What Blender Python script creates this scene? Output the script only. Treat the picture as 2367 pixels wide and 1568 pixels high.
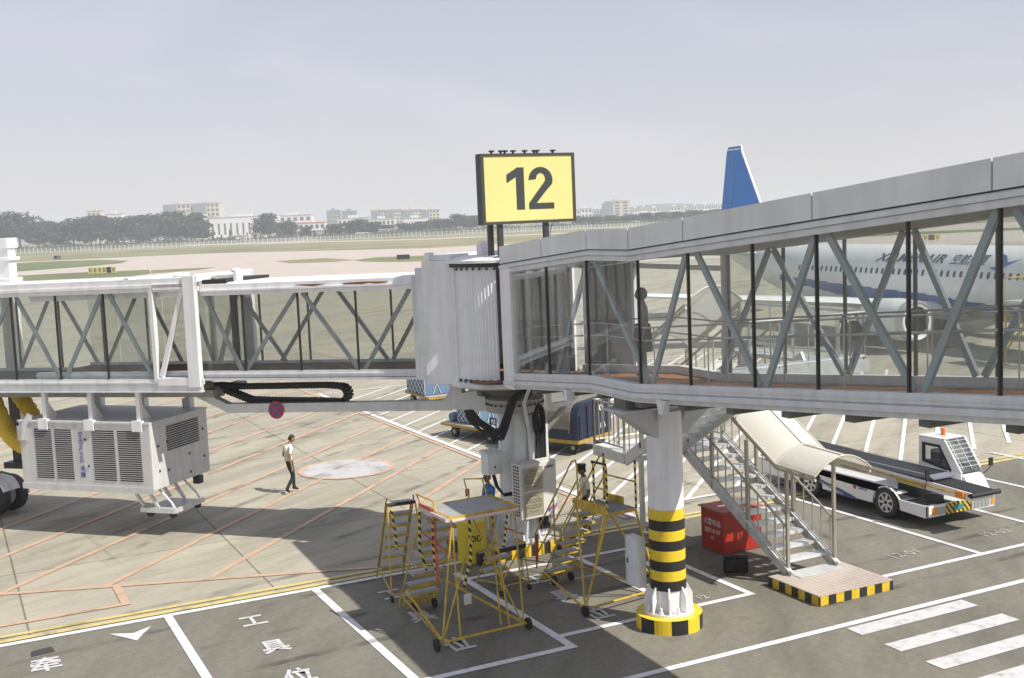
import bpy, bmesh, math, random
from mathutils import Vector, Matrix
R = math.radians
sc = bpy.context.scene
for o in list(bpy.data.objects): bpy.data.objects.remove(o)

# ---------------------------------------------------------------- camera, sky, sun, exposure
YAW, ROLL, PITCH, EYE = R(-26.2), R(-2.4), math.atan(276/2690), 7.8
cam_d = bpy.data.cameras.new('camera'); cam = bpy.data.objects.new('camera', cam_d); sc.collection.objects.link(cam)
cam_d.sensor_width = 36; cam_d.lens = 36*2690/2367; cam_d.clip_start = .1; cam_d.clip_end = 20000
cam.matrix_world = (Matrix.Translation((0, 0, EYE)) @ Matrix.Rotation(YAW, 4, 'Z') @ Matrix.Rotation(R(90)-PITCH, 4, 'X') @ Matrix.Rotation(ROLL, 4, 'Z'))
sc.camera = cam
SUNV = Vector((.82, -1.28, 1.70)).normalized()        # towards the sun
sun_d = bpy.data.lights.new('sun', 'SUN'); sun = bpy.data.objects.new('sun', sun_d); sc.collection.objects.link(sun)
sun_d.energy = 4.4; sun_d.angle = R(.5); sun_d.color = (1, .945, .86)
sun.rotation_euler = SUNV.to_track_quat('Z', 'Y').to_euler()
world = bpy.data.worlds.new('World'); sc.world = world; world.use_nodes = True
wn = world.node_tree.nodes; wl = world.node_tree.links
sky = wn.new('ShaderNodeTexSky'); sky.sky_type = 'NISHITA'; sky.sun_disc = False
sky.sun_elevation = math.asin(SUNV.z); sky.sun_rotation = math.atan2(SUNV.x, SUNV.y)
sky.air_density = 1.0; sky.dust_density = .5; sky.ozone_density = 1.2; sky.altitude = 0
hs = wn.new('ShaderNodeHueSaturation'); hs.inputs['Saturation'].default_value = 1.1
gm = wn.new('ShaderNodeGamma'); gm.inputs[1].default_value = .3            # hazy air evens the sky out
wl.new(sky.outputs[0], gm.inputs[0]); wl.new(gm.outputs[0], hs.inputs['Color']); tint = wn.new('ShaderNodeMix'); tint.data_type = 'RGBA'; tint.blend_type = 'MULTIPLY'; tint.inputs['Factor'].default_value = 1; tint.inputs['B'].default_value = (3.12, 2.92, 3.1, 1)
wtc = wn.new('ShaderNodeTexCoord'); wmp = wn.new('ShaderNodeMapping'); wmp.inputs['Scale'].default_value = (1, 1, 3.2); wl.new(wtc.outputs['Generated'], wmp.inputs[0])
wnz = wn.new('ShaderNodeTexNoise'); wnz.inputs['Scale'].default_value = 2.6; wnz.inputs['Detail'].default_value = 6; wnz.inputs['Distortion'].default_value = .6; wl.new(wmp.outputs[0], wnz.inputs['Vector'])
wmr = wn.new('ShaderNodeMapRange'); wmr.inputs[1].default_value = .45; wmr.inputs[2].default_value = .8; wmr.inputs[3].default_value = 0; wmr.inputs[4].default_value = .55; wl.new(wnz.outputs['Fac'], wmr.inputs[0])
wcl = wn.new('ShaderNodeMix'); wcl.data_type = 'RGBA'; wcl.inputs['B'].default_value = (2.05, 2.1, 2.15, 1)     # thin veils of high cloud
wl.new(wmr.outputs[0], wcl.inputs['Factor']); wl.new(hs.outputs[0], wcl.inputs['A']); wl.new(wcl.outputs['Result'], tint.inputs['A']); wl.new(tint.outputs['Result'], wn['Background'].inputs[0])
wn['Background'].inputs[1].default_value = .105
sc.view_settings.view_transform = 'Standard'; sc.view_settings.look = 'None'
sc.view_settings.gamma = 1; sc.view_settings.exposure = 0.33; sc.view_settings.use_curve_mapping = False
HAZE = .00038
sc.render.engine = 'CYCLES'
sc.cycles.transparent_max_bounces = 24; sc.cycles.max_bounces = 8; sc.cycles.volume_bounces = 1

# ---------------------------------------------------------------- helpers
def col(r, g, b):
    f = lambda u: (u/255/12.92) if u <= 10 else ((u/255+.055)/1.055)**2.4
    return (f(r), f(g), f(b), 1)
RM = {}
class MB:
    """collects shapes; build() links them as ONE mesh object"""
    def __init__(s): s.v=[]; s.f=[]; s.m=[]; s.mi=0
    def add(s, vs, fs):
        n=len(s.v); s.v += [tuple(p) for p in vs]; s.f += [tuple(i+n for i in f) for f in fs]; s.m += [s.mi]*len(fs); return s
    def box(s, x0,x1,y0,y1,z0,z1):
        return s.add([(x0,y0,z0),(x1,y0,z0),(x1,y1,z0),(x0,y1,z0),(x0,y0,z1),(x1,y0,z1),(x1,y1,z1),(x0,y1,z1)],
            [(0,3,2,1),(4,5,6,7),(0,1,5,4),(1,2,6,5),(2,3,7,6),(3,0,4,7)])
    def hexa(s, b, t):      # bottom quad, top quad
        return s.add(list(b)+list(t), [(0,3,2,1),(4,5,6,7),(0,1,5,4),(1,2,6,5),(2,3,7,6),(3,0,4,7)])
    def obox(s, c, sz, rz=0):
        M = Matrix.Rotation(rz,3,'Z'); c=Vector(c); h=[q/2 for q in sz]
        P=lambda a,b,d: c+M@Vector((a*h[0],b*h[1],d*h[2]))
        return s.hexa([P(-1,-1,-1),P(1,-1,-1),P(1,1,-1),P(-1,1,-1)],[P(-1,-1,1),P(1,-1,1),P(1,1,1),P(-1,1,1)])
    def beam(s, p, q, w, h=None, up=(0,0,1)):
        h = h or w; p=Vector(p); q=Vector(q); d=(q-p).normalized(); u=Vector(up)
        if abs(d.dot(u))>.99: u=Vector((0,1,0))
        x=d.cross(u).normalized()*(w/2); y=x.cross(d).normalized()*(h/2)
        return s.hexa([p-x-y,p+x-y,p+x+y,p-x+y],[q-x-y,q+x-y,q+x+y,q-x+y])
    def pipe(s, pts, r, n=8, closed=False):
        pts=[Vector(p) for p in pts]; rr = r if isinstance(r,(list,tuple)) else [r]*len(pts)
        up=None; rings=[]; N=len(pts)
        for i,p in enumerate(pts):
            a=pts[i-1] if i else p; b=pts[i+1] if i<N-1 else p
            d=(b-a).normalized()
            if up is None:
                up = Vector((0,0,1)) if abs(d.z)<.9 else Vector((1,0,0))
            x=d.cross(up)
            if x.length<1e-4: x=d.orthogonal()
            x.normalize(); y=x.cross(d).normalized(); up=y
            rings.append([p+(x*math.cos(t)+y*math.sin(t))*rr[i] for t in [2*math.pi*k/n for k in range(n)]])
        vs=[v for rg in rings for v in rg]; fs=[]
        for i in range(N-1):
            for k in range(n): fs.append((i*n+k,i*n+(k+1)%n,(i+1)*n+(k+1)%n,(i+1)*n+k))
        fs.append(tuple(range(n))); fs.append(tuple((N-1)*n+k for k in reversed(range(n))))
        return s.add(vs,fs)
    def tube(s, p, q, r, n=8): return s.pipe([p,q], r, n)
    def lathe(s, c, prof, n=24, axis='z', cap=True):
        c=Vector(c); vs=[]; fs=[]
        for (r,h) in prof:
            for k in range(n):
                t=2*math.pi*k/n; a,b=r*math.cos(t), r*math.sin(t)
                vs.append(c+(Vector((a,b,h)) if axis=='z' else Vector((h,a,b)) if axis=='x' else Vector((b,h,a))))
        for i in range(len(prof)-1):
            for k in range(n): fs.append((i*n+k,i*n+(k+1)%n,(i+1)*n+(k+1)%n,(i+1)*n+k))
        if cap and prof[0][0]>1e-6: fs.append(tuple(reversed(range(n))))
        if cap and prof[-1][0]>1e-6: fs.append(tuple((len(prof)-1)*n+k for k in range(n)))
        return s.add(vs,fs)
    def cyl(s, c, r, h, n=20, axis='z'): return s.lathe(c,[(r,0),(r,h)],n,axis)
    def prism(s, pts, ax, a, b):    # 2-D outline extruded along axis ax from a to b
        n=len(pts)
        def P(p,h): return (h,p[0],p[1]) if ax=='x' else (p[0],h,p[1]) if ax=='y' else (p[0],p[1],h)
        vs=[P(p,a) for p in pts]+[P(p,b) for p in pts]
        return s.add(vs,[tuple(range(n)),tuple(reversed(range(n,2*n)))]+[(i,(i+1)%n,n+(i+1)%n,n+i) for i in range(n)])
    def sweep(s, prof, nodes):      # prof: (x, z) outline; nodes: (y, dz): profile carried along y
        n=len(prof); vs=[]; fs=[]
        for (y,dz) in nodes: vs += [(p[0],y,p[1]+dz) for p in prof]
        for i in range(len(nodes)-1):
            for k in range(n): fs.append((i*n+k,i*n+(k+1)%n,(i+1)*n+(k+1)%n,(i+1)*n+k))
        fs += [tuple(range(n)), tuple((len(nodes)-1)*n+k for k in reversed(range(n)))]
        return s.add(vs,fs)
    def quad(s, *p): return s.add(p,[tuple(range(len(p)))])
    def ball(s, c, r, n=10, m=7):
        r = r if isinstance(r,(tuple,list)) else (r,r,r); c=Vector(c); vs=[]; fs=[]
        vs.append(c+Vector((0,0,-r[2])))
        for i in range(1,m):
            t=-math.pi/2+math.pi*i/m
            for k in range(n):
                a=2*math.pi*k/n; vs.append(c+Vector((r[0]*math.cos(t)*math.cos(a),r[1]*math.cos(t)*math.sin(a),r[2]*math.sin(t))))
        vs.append(c+Vector((0,0,r[2]))); L=len(vs)-1
        for k in range(n): fs += [(0,1+(k+1)%n,1+k),(L,L-n+k,L-n+(k+1)%n)]
        for i in range(m-2):
            for k in range(n): fs.append((1+i*n+k,1+i*n+(k+1)%n,1+(i+1)*n+(k+1)%n,1+(i+1)*n+k))
        return s.add(vs,fs)
    def build(s, name, mats, parent=None, smooth=0, bev=0, world=False):
        me=bpy.data.meshes.new(name); vs=s.v
        if world and parent is not None:
            I=RM[parent.name].inverted(); vs=[I@Vector(p) for p in vs]
        me.from_pydata([tuple(p) for p in vs],[],s.f)
        for m in (mats if isinstance(mats,(list,tuple)) else [mats]): me.materials.append(m)
        me.polygons.foreach_set('material_index', s.m)
        bm=bmesh.new(); bm.from_mesh(me); bmesh.ops.recalc_face_normals(bm,faces=bm.faces); bm.to_mesh(me); bm.free()
        if smooth:
            me.polygons.foreach_set('use_smooth',[True]*len(me.polygons)); me.set_sharp_from_angle(angle=R(smooth))
        o=bpy.data.objects.new(name,me); sc.collection.objects.link(o)
        if parent is not None: o.parent=parent; RM[o.name]=RM[parent.name]
        else: RM[o.name]=Matrix.Identity(4)
        if bev:
            b=o.modifiers.new('bevel','BEVEL'); b.width=bev; b.segments=2; b.limit_method='ANGLE'; b.angle_limit=R(40)
        return o
def parts(name, mats, parent, makers, **kw):     # several pieces of one kind, each a mesh of its own
    out=[]
    for f in makers: m=MB(); f(m); out.append(m.build(name,mats,parent,**kw))
    return out
def tag(o, label, cat, group=None):
    o['label']=label; o['category']=cat
    if group: o['group']=group
    return o
def thing(name, label, cat, loc=(0,0,0), rz=0, group=None):
    o=bpy.data.objects.new(name,None); sc.collection.objects.link(o); o.location=loc; o.rotation_euler=(0,0,rz)
    o.empty_display_size=.3
    RM[o.name]=Matrix.Translation(loc)@Matrix.Rotation(rz,4,'Z'); return tag(o,label,cat,group)
def struct(o, kind='structure'): o['kind']=kind; return o
KIDS={}
def dup(root, loc, rz=0, label=None, group=None, scale=1, cat=None):
    r=root.copy(); sc.collection.objects.link(r); r.location=loc; r.rotation_euler=(0,0,rz)
    if scale!=1: r.scale=(scale if isinstance(scale,tuple) else (scale,)*3)
    if label: r['label']=label
    if cat: r['category']=cat
    if group: r['group']=group
    def rec(src,dst):
        for ch in [o for o in sc.collection.objects if o.parent==src] if src.name not in KIDS else KIDS[src.name]:
            c=ch.copy(); sc.collection.objects.link(c); c.parent=dst; rec(ch,c)
    rec(root,r); return r

def nd(nt,t,**kw):
    n=nt.nodes.new(t)
    for k,v in kw.items(): setattr(n,k,v)
    return n
def mat(name, c, rough=.55, metal=0, var=.12, scale=2.5, streak=0, bump=0, spec=.5, c2=None, coat=0):
    """painted / bare surface: colour with uneven wear, optional vertical dirt streaks"""
    m=bpy.data.materials.new(name); m.use_nodes=True; nt=m.node_tree; L=nt.links; b=nt.nodes['Principled BSDF']
    b.inputs['Roughness'].default_value=rough; b.inputs['Metallic'].default_value=metal
    b.inputs['Specular IOR Level'].default_value=spec; b.inputs['Coat Weight'].default_value=coat
    tc=nd(nt,'ShaderNodeTexCoord'); n1=nd(nt,'ShaderNodeTexNoise'); n1.inputs['Scale'].default_value=scale; n1.inputs['Detail'].default_value=6; n1.inputs['Roughness'].default_value=.65
    L.new(tc.outputs['Object'],n1.inputs['Vector'])
    mr=nd(nt,'ShaderNodeMapRange'); mr.inputs['From Min'].default_value=.3; mr.inputs['From Max'].default_value=.7
    mr.inputs['To Min'].default_value=1-var; mr.inputs['To Max'].default_value=1+var*.6; L.new(n1.outputs['Fac'],mr.inputs['Value'])
    val=mr.outputs[0]
    if streak:
        mp=nd(nt,'ShaderNodeMapping'); mp.inputs['Scale'].default_value=(5,5,.35); L.new(tc.outputs['Object'],mp.inputs[0])
        n2=nd(nt,'ShaderNodeTexNoise'); n2.inputs['Scale'].default_value=1; n2.inputs['Detail'].default_value=3; L.new(mp.outputs[0],n2.inputs['Vector'])
        m2=nd(nt,'ShaderNodeMapRange'); m2.inputs['From Min'].default_value=.45; m2.inputs['From Max'].default_value=.72; m2.inputs['To Min'].default_value=1; m2.inputs['To Max'].default_value=1-streak; L.new(n2.outputs['Fac'],m2.inputs['Value'])
        mu=nd(nt,'ShaderNodeMath',operation='MULTIPLY'); L.new(val,mu.inputs[0]); L.new(m2.outputs[0],mu.inputs[1]); val=mu.outputs[0]
    mx=nd(nt,'ShaderNodeMix',data_type='RGBA',blend_type='MULTIPLY'); mx.inputs['Factor'].default_value=1
    base=None
    if c2:
        mz=nd(nt,'ShaderNodeMix',data_type='RGBA'); mz.inputs['A'].default_value=c; mz.inputs['B'].default_value=c2
        n3=nd(nt,'ShaderNodeTexNoise'); n3.inputs['Scale'].default_value=scale*.45; n3.inputs['Detail'].default_value=4; L.new(tc.outputs['Object'],n3.inputs['Vector'])
        m3=nd(nt,'ShaderNodeMapRange'); m3.inputs['From Min'].default_value=.42; m3.inputs['From Max'].default_value=.62; L.new(n3.outputs['Fac'],m3.inputs['Value']); L.new(m3.outputs[0],mz.inputs['Factor'])
        L.new(mz.outputs['Result'],mx.inputs['A'])
    else: mx.inputs['A'].default_value=c
    L.new(val,mx.inputs['B']); L.new(mx.outputs['Result'],b.inputs['Base Color'])
    if bump:
        bp=nd(nt,'ShaderNodeBump'); bp.inputs['Strength'].default_value=bump; bp.inputs['Distance'].default_value=.02
        n4=nd(nt,'ShaderNodeTexNoise'); n4.inputs['Scale'].default_value=scale*12; L.new(tc.outputs['Object'],n4.inputs['Vector']); L.new(n4.outputs['Fac'],bp.inputs['Height']); L.new(bp.outputs[0],b.inputs['Normal'])
    return m
def glass(name, tint, refl=.09, dust=.11):
    m=bpy.data.materials.new(name); m.use_nodes=True; nt=m.node_tree; L=nt.links
    for n in list(nt.nodes): nt.nodes.remove(n)
    out=nd(nt,'ShaderNodeOutputMaterial'); t=nd(nt,'ShaderNodeBsdfTransparent'); t.inputs[0].default_value=tint
    g=nd(nt,'ShaderNodeBsdfGlossy'); g.inputs['Roughness'].default_value=.015; g.inputs[0].default_value=(.95,.97,1,1)
    lw=nd(nt,'ShaderNodeLayerWeight'); lw.inputs['Blend'].default_value=.12
    mr=nd(nt,'ShaderNodeMapRange'); mr.inputs['To Min'].default_value=refl*.25; mr.inputs['To Max'].default_value=.5; L.new(lw.outputs['Fresnel'],mr.inputs['Value'])
    mx=nd(nt,'ShaderNodeMixShader'); L.new(mr.outputs[0],mx.inputs[0]); L.new(t.outputs[0],mx.inputs[1]); L.new(g.outputs[0],mx.inputs[2])
    df=nd(nt,'ShaderNodeBsdfDiffuse'); df.inputs[0].default_value=(.75,.76,.74,1); dm=nd(nt,'ShaderNodeMixShader'); tc=nd(nt,'ShaderNodeTexCoord')      # dust and smears on the pane
    mp=nd(nt,'ShaderNodeMapping'); mp.inputs['Scale'].default_value=(1.6,1.6,.7); L.new(tc.outputs['Object'],mp.inputs[0]); nz=nd(nt,'ShaderNodeTexNoise'); nz.inputs['Scale'].default_value=1.4; nz.inputs['Detail'].default_value=5; nz.inputs['Distortion'].default_value=1.2; L.new(mp.outputs[0],nz.inputs['Vector'])
    m3=nd(nt,'ShaderNodeMapRange'); m3.inputs[1].default_value=.4; m3.inputs[2].default_value=.75; m3.inputs[3].default_value=.02; m3.inputs[4].default_value=dust; L.new(nz.outputs['Fac'],m3.inputs[0]); L.new(m3.outputs[0],dm.inputs[0])
    L.new(mx.outputs[0],dm.inputs[1]); L.new(df.outputs[0],dm.inputs[2]); L.new(dm.outputs[0],out.inputs[0])
    return m
def striped(name, c1, c2, period, slope=0., axis='Z', rough=.5):
    m=bpy.data.materials.new(name); m.use_nodes=True; nt=m.node_tree; L=nt.links; b=nt.nodes['Principled BSDF']; b.inputs['Roughness'].default_value=rough
    tc=nd(nt,'ShaderNodeTexCoord'); sp=nd(nt,'ShaderNodeSeparateXYZ'); L.new(tc.outputs['Object'],sp.inputs[0])
    ml=nd(nt,'ShaderNodeMath',operation='MULTIPLY_ADD'); ml.inputs[1].default_value=slope
    L.new(sp.outputs['X' if axis!='X' else 'Z'],ml.inputs[0]); L.new(sp.outputs[axis],ml.inputs[2])
    md=nd(nt,'ShaderNodeMath',operation='PINGPONG'); md.inputs[1].default_value=period; L.new(ml.outputs[0],md.inputs[0])
    gt=nd(nt,'ShaderNodeMath',operation='GREATER_THAN'); gt.inputs[1].default_value=period/2; L.new(md.outputs[0],gt.inputs[0])
    mx=nd(nt,'ShaderNodeMix',data_type='RGBA'); mx.inputs['A'].default_value=c1; mx.inputs['B'].default_value=c2; L.new(gt.outputs[0],mx.inputs['Factor'])
    n=nd(nt,'ShaderNodeTexNoise'); n.inputs['Scale'].default_value=9; n.inputs['Detail'].default_value=5; L.new(tc.outputs['Object'],n.inputs['Vector'])
    mr=nd(nt,'ShaderNodeMapRange'); mr.inputs['From Min'].default_value=.35; mr.inputs['From Max'].default_value=.7; mr.inputs['To Min'].default_value=1.05; mr.inputs['To Max'].default_value=.75; L.new(n.outputs['Fac'],mr.inputs['Value'])
    mu=nd(nt,'ShaderNodeMix',data_type='RGBA',blend_type='MULTIPLY'); mu.inputs['Factor'].default_value=1; L.new(mx.outputs['Result'],mu.inputs['A']); L.new(mr.outputs[0],mu.inputs['B'])
    L.new(mu.outputs['Result'],b.inputs['Base Color']); return m
def text(body, size, M, m, name='lettering', parent=None, thick=0., depth=.002, sx=1, shear=0, align='CENTER', spacing=1):
    cu=bpy.data.curves.new(name,'FONT'); cu.body=body; cu.size=size; cu.align_x=align; cu.align_y='CENTER'; cu.extrude=depth; cu.offset=thick; cu.shear=shear; cu.space_character=spacing
    cu.resolution_u=4
    t=bpy.data.objects.new(name,cu); sc.collection.objects.link(t)
    dg=bpy.context.evaluated_depsgraph_get(); me=bpy.data.meshes.new_from_object(t.evaluated_get(dg)); bpy.data.objects.remove(t)
    me.materials.clear(); me.materials.append(m); me.transform(Matrix.Diagonal((sx,1,1,1)))
    W=RM[parent.name].inverted()@M if parent is not None else M
    me.transform(W); me.name=name
    o=bpy.data.objects.new(name,me); sc.collection.objects.link(o)
    if parent is not None: o.parent=parent; RM[o.name]=RM[parent.name]
    return o
def frame(o, x, y):     # matrix from origin, text-right axis, text-up axis
    x=Vector(x).normalized(); y=Vector(y); y=(y-x*x.dot(y)).normalized(); z=x.cross(y)
    return Matrix(((x.x,y.x,z.x,o[0]),(x.y,y.y,z.y,o[1]),(x.z,y.z,z.z,o[2]),(0,0,0,1)))
def far(xp, d):         # a place on the ground at depth d in the viewing direction of column xp (0..2367)
    a=(xp-1183.5)/2690*d; return Vector((.8973*a+.4415*d, -.4415*a+.8973*d, 0))
def hgt(xp, yp, d): return EYE+(508-.0419*(xp-1183.5)-yp)*d/2690

# ---------------------------------------------------------------- materials
WHITE=mat('white_paint',(.82,.82,.82,1),.45,var=.06,streak=.14)
WHITE2=mat('white_gloss_paint',(.80,.80,.79,1),.3,var=.05,coat=.3)
GREYP=mat('grey_paint',(.42,.44,.46,1),.5,var=.1,streak=.15)
PARAPET=mat('silver_panel',(.70,.71,.71,1),.45,metal=.0,var=.10,scale=1.2,streak=.08)
LGREY=mat('light_grey_paint',(.72,.74,.74,1),.5,var=.1,streak=.2)
ALU=mat('aluminium',(.62,.63,.64,1),.38,metal=.6,var=.12,streak=.1)
STEEL=mat('stainless_steel',(.58,.57,.54,1),.33,metal=.85,var=.15,scale=6)
GALV=mat('galvanised_steel',(.66,.68,.68,1),.45,metal=.35,var=.2,scale=5)
DARK=mat('dark_metal',(.035,.036,.036,1),.5,var=.3)
BLACK=mat('black_rubber',(.018,.018,.018,1),.6,var=.3,scale=6)
BLACKP=mat('black_paint',(.022,.022,.02,1),.45,var=.25,scale=5)
UNDER=mat('dirty_underside',(.16,.155,.14,1),.8,var=.3)
YEL=mat('yellow_paint',(.58,.39,.045,1),.55,var=.3,scale=7,streak=.35)
YELS=mat('sign_yellow',(.66,.60,.225,1),.5,var=.03)
YELC=mat('column_yellow',(.80,.58,.03,1),.4,var=.1,scale=4,streak=.12)
RED=mat('red_paint',(.42,.028,.014,1),.4,var=.1,streak=.2)
REDT=mat('red_trim',(.5,.06,.03,1),.5,var=.2)
TAPE=striped('hazard_tape',(.75,.6,.12,1),(.02,.02,.02,1),.075,.9)
HAZ=striped('hazard_kerb',(.75,.50,.03,1),(.03,.03,.028,1),.17,0,'X')
BRACE=mat('brace_paint',(.31,.37,.40,1),.5,var=.12,streak=.1)
FRAMEG=mat('frame_grey',(.66,.68,.69,1),.5,var=.1,scale=3,streak=.12)
GLASS=glass('tinted_glass',(.945,.962,.960,1),.10,.065)
GLASSD=glass('dark_tinted_glass',(.88,.892,.875,1),.10,.045)
GLASSC=glass('clear_glass',(.94,.945,.93,1),.10,.035)
BLUE=mat('container_blue',(.014,.022,.052,1),.55,var=.25,streak=.2)
BLUE2=mat('light_blue_shell',(.13,.21,.31,1),.6,var=.2,streak=.15)
TARP=mat('grey_tarp',(.20,.19,.155,1),.85,var=.2,bump=.4)
CARPET=mat('brown_carpet',(.25,.105,.045,1),.95,var=.25,scale=8)
CEIL=mat('tunnel_ceiling',(.34,.33,.29,1),.8,var=.12)

# ---------------------------------------------------------------- ground, paving, markings
def paving(name, ca, cb, stain, joint=None, ang=35, gran=.05, jw=.012, jd=.45):
    m=bpy.data.materials.new(name); m.use_nodes=True; nt=m.node_tree; L=nt.links; b=nt.nodes['Principled BSDF']; b.inputs['Roughness'].default_value=.85; b.inputs['Specular IOR Level'].default_value=.3
    tc=nd(nt,'ShaderNodeTexCoord')
    def noise(sc_,det,stretch=None,rot=0,rough=.6):
        v=tc.outputs['Object']
        if stretch:
            m0=nd(nt,'ShaderNodeMapping'); m0.inputs['Rotation'].default_value=(0,0,R(-rot)); L.new(v,m0.inputs[0])
            m1=nd(nt,'ShaderNodeMapping'); m1.inputs['Scale'].default_value=stretch; L.new(m0.outputs[0],m1.inputs[0]); v=m1.outputs[0]
        n=nd(nt,'ShaderNodeTexNoise'); n.inputs['Scale'].default_value=sc_; n.inputs['Detail'].default_value=det; n.inputs['Roughness'].default_value=rough; L.new(v,n.inputs['Vector']); return n.outputs['Fac']
    def mrange(v,a,b_,c,d):
        r=nd(nt,'ShaderNodeMapRange'); r.inputs[1].default_value=a; r.inputs[2].default_value=b_; r.inputs[3].default_value=c; r.inputs[4].default_value=d; L.new(v,r.inputs[0]); return r.outputs[0]
    def mul(a,c):
        q=nd(nt,'ShaderNodeMath',operation='MULTIPLY'); L.new(a,q.inputs[0]); L.new(c,q.inputs[1]); return q.outputs[0]
    mx=nd(nt,'ShaderNodeMix',data_type='RGBA'); mx.inputs['A'].default_value=ca; mx.inputs['B'].default_value=cb
    L.new(mrange(noise(.22,5),.35,.65,0,1),mx.inputs['Factor'])
    f=mrange(noise(1.0,5,(.10,.75,1),ang),.45,.72,1.04,1-stain)
    f=mul(f,mrange(noise(1.3,6,(.12,1.2,1),ang-22),.5,.75,1,1-stain*.7))
    f=mul(f,mrange(noise(.9,8,rough=.7),.5,.78,1.03,1-stain*.5))
    f=mul(f,mrange(noise(45,3),.25,.75,1-gran,1+gran))
    f=mul(f,mrange(noise(6,6,rough=.75),.3,.8,1.06,1-gran*2))
    f=mul(f,mrange(noise(.55,7,rough=.62),.66,.76,1,.68)); f=mul(f,mrange(noise(2.6,5,rough=.7),.70,.80,1,.6))     # oil spots
    f=mul(f,mrange(noise(1.1,3,(.045,1.6,1),ang+62),.64,.76,1,1-stain*.9))                                   # tyre tracks
    if joint:
        sp=nd(nt,'ShaderNodeSeparateXYZ'); L.new(tc.outputs['Object'],sp.inputs[0])
        for ax,off in (('X',1.1),('Y',24.3)):
            a=nd(nt,'ShaderNodeMath',operation='SUBTRACT'); a.inputs[1].default_value=off; L.new(sp.outputs[ax],a.inputs[0])
            p=nd(nt,'ShaderNodeMath',operation='PINGPONG'); p.inputs[1].default_value=joint/2; L.new(a.outputs[0],p.inputs[0])
            f=mul(f,mrange(p.outputs[0],jw,jw*2.5,jd,1))
    if joint and joint>1:       # each slab its own tone
        cell=[]
        for ax,off in (('X',1.1),('Y',24.3)):
            a=nd(nt,'ShaderNodeMath',operation='SUBTRACT'); a.inputs[1].default_value=off; L.new(sp.outputs[ax],a.inputs[0])
            q=nd(nt,'ShaderNodeMath',operation='DIVIDE'); q.inputs[1].default_value=joint; L.new(a.outputs[0],q.inputs[0])
            fl=nd(nt,'ShaderNodeMath',operation='FLOOR'); L.new(q.outputs[0],fl.inputs[0]); cell.append(fl.outputs[0])
        cx=nd(nt,'ShaderNodeCombineXYZ'); L.new(cell[0],cx.inputs[0]); L.new(cell[1],cx.inputs[1]); wnz=nd(nt,'ShaderNodeTexWhiteNoise',noise_dimensions='2D'); L.new(cx.outputs[0],wnz.inputs['Vector'])
        f=mul(f,mrange(wnz.outputs['Value'],0,1,.93,1.05))
    m2=nd(nt,'ShaderNodeMix',data_type='RGBA',blend_type='MULTIPLY'); m2.inputs['Factor'].default_value=1; L.new(mx.outputs['Result'],m2.inputs['A']); L.new(f,m2.inputs['B'])
    L.new(m2.outputs['Result'],b.inputs['Base Color'])
    bp=nd(nt,'ShaderNodeBump'); bp.inputs['Strength'].default_value=.25; bp.inputs['Distance'].default_value=.01; L.new(noise(60,3),bp.inputs['Height']); L.new(bp.outputs[0],b.inputs['Normal'])
    return m
def paint(name, c, wear=.35, sc_=5):
    m=bpy.data.materials.new(name); m.use_nodes=True; nt=m.node_tree; L=nt.links; b=nt.nodes['Principled BSDF']; b.inputs['Roughness'].default_value=.7
    tc=nd(nt,'ShaderNodeTexCoord'); n=nd(nt,'ShaderNodeTexNoise'); n.inputs['Scale'].default_value=sc_; n.inputs['Detail'].default_value=8; n.inputs['Roughness'].default_value=.7; L.new(tc.outputs['Object'],n.inputs['Vector'])
    r=nd(nt,'ShaderNodeMapRange'); r.inputs[1].default_value=.5; r.inputs[2].default_value=.72; r.inputs[3].default_value=0; r.inputs[4].default_value=wear; L.new(n.outputs['Fac'],r.inputs[0])
    mx=nd(nt,'ShaderNodeMix',data_type='RGBA'); mx.inputs['A'].default_value=c; mx.inputs['B'].default_value=(.2,.185,.155,1); L.new(r.outputs[0],mx.inputs['Factor']); L.new(mx.outputs['Result'],b.inputs['Base Color']); return m
def poly(name, pts, z, m, kind='structure'):
    o=MB().add([(x,y,z) for x,y in pts],[tuple(range(len(pts)))]).build(name,m); o['kind']=kind; return o
GRASSM=mat('dry_grass',(.20,.20,.095,1),.95,var=.3,scale=.03,c2=(.30,.265,.15,1))
GRASSG=mat('green_grass',(.12,.165,.06,1),.95,var=.3,scale=.06,c2=(.2,.2,.09,1))
DIRT=mat('dry_soil',(.34,.29,.21,1),.95,var=.25,scale=.03)
APRON=paving('apron_concrete',(.40,.373,.292,1),(.348,.327,.258,1),.30,5.0)
ASPH=paving('worn_asphalt',(.225,.212,.17,1),(.19,.182,.148,1),.24,None,60,.14)
TAXI=paving('taxiway_concrete',(.50,.44,.385,1),(.45,.40,.35,1),.12,None,20)
poly('ground',[(-5900,-5900),(5900,-5900),(5900,5900),(-5900,5900)],-.034,GRASSM)
F2=lambda L: [tuple(far(x,d)[:2]) for x,d in L]
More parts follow.
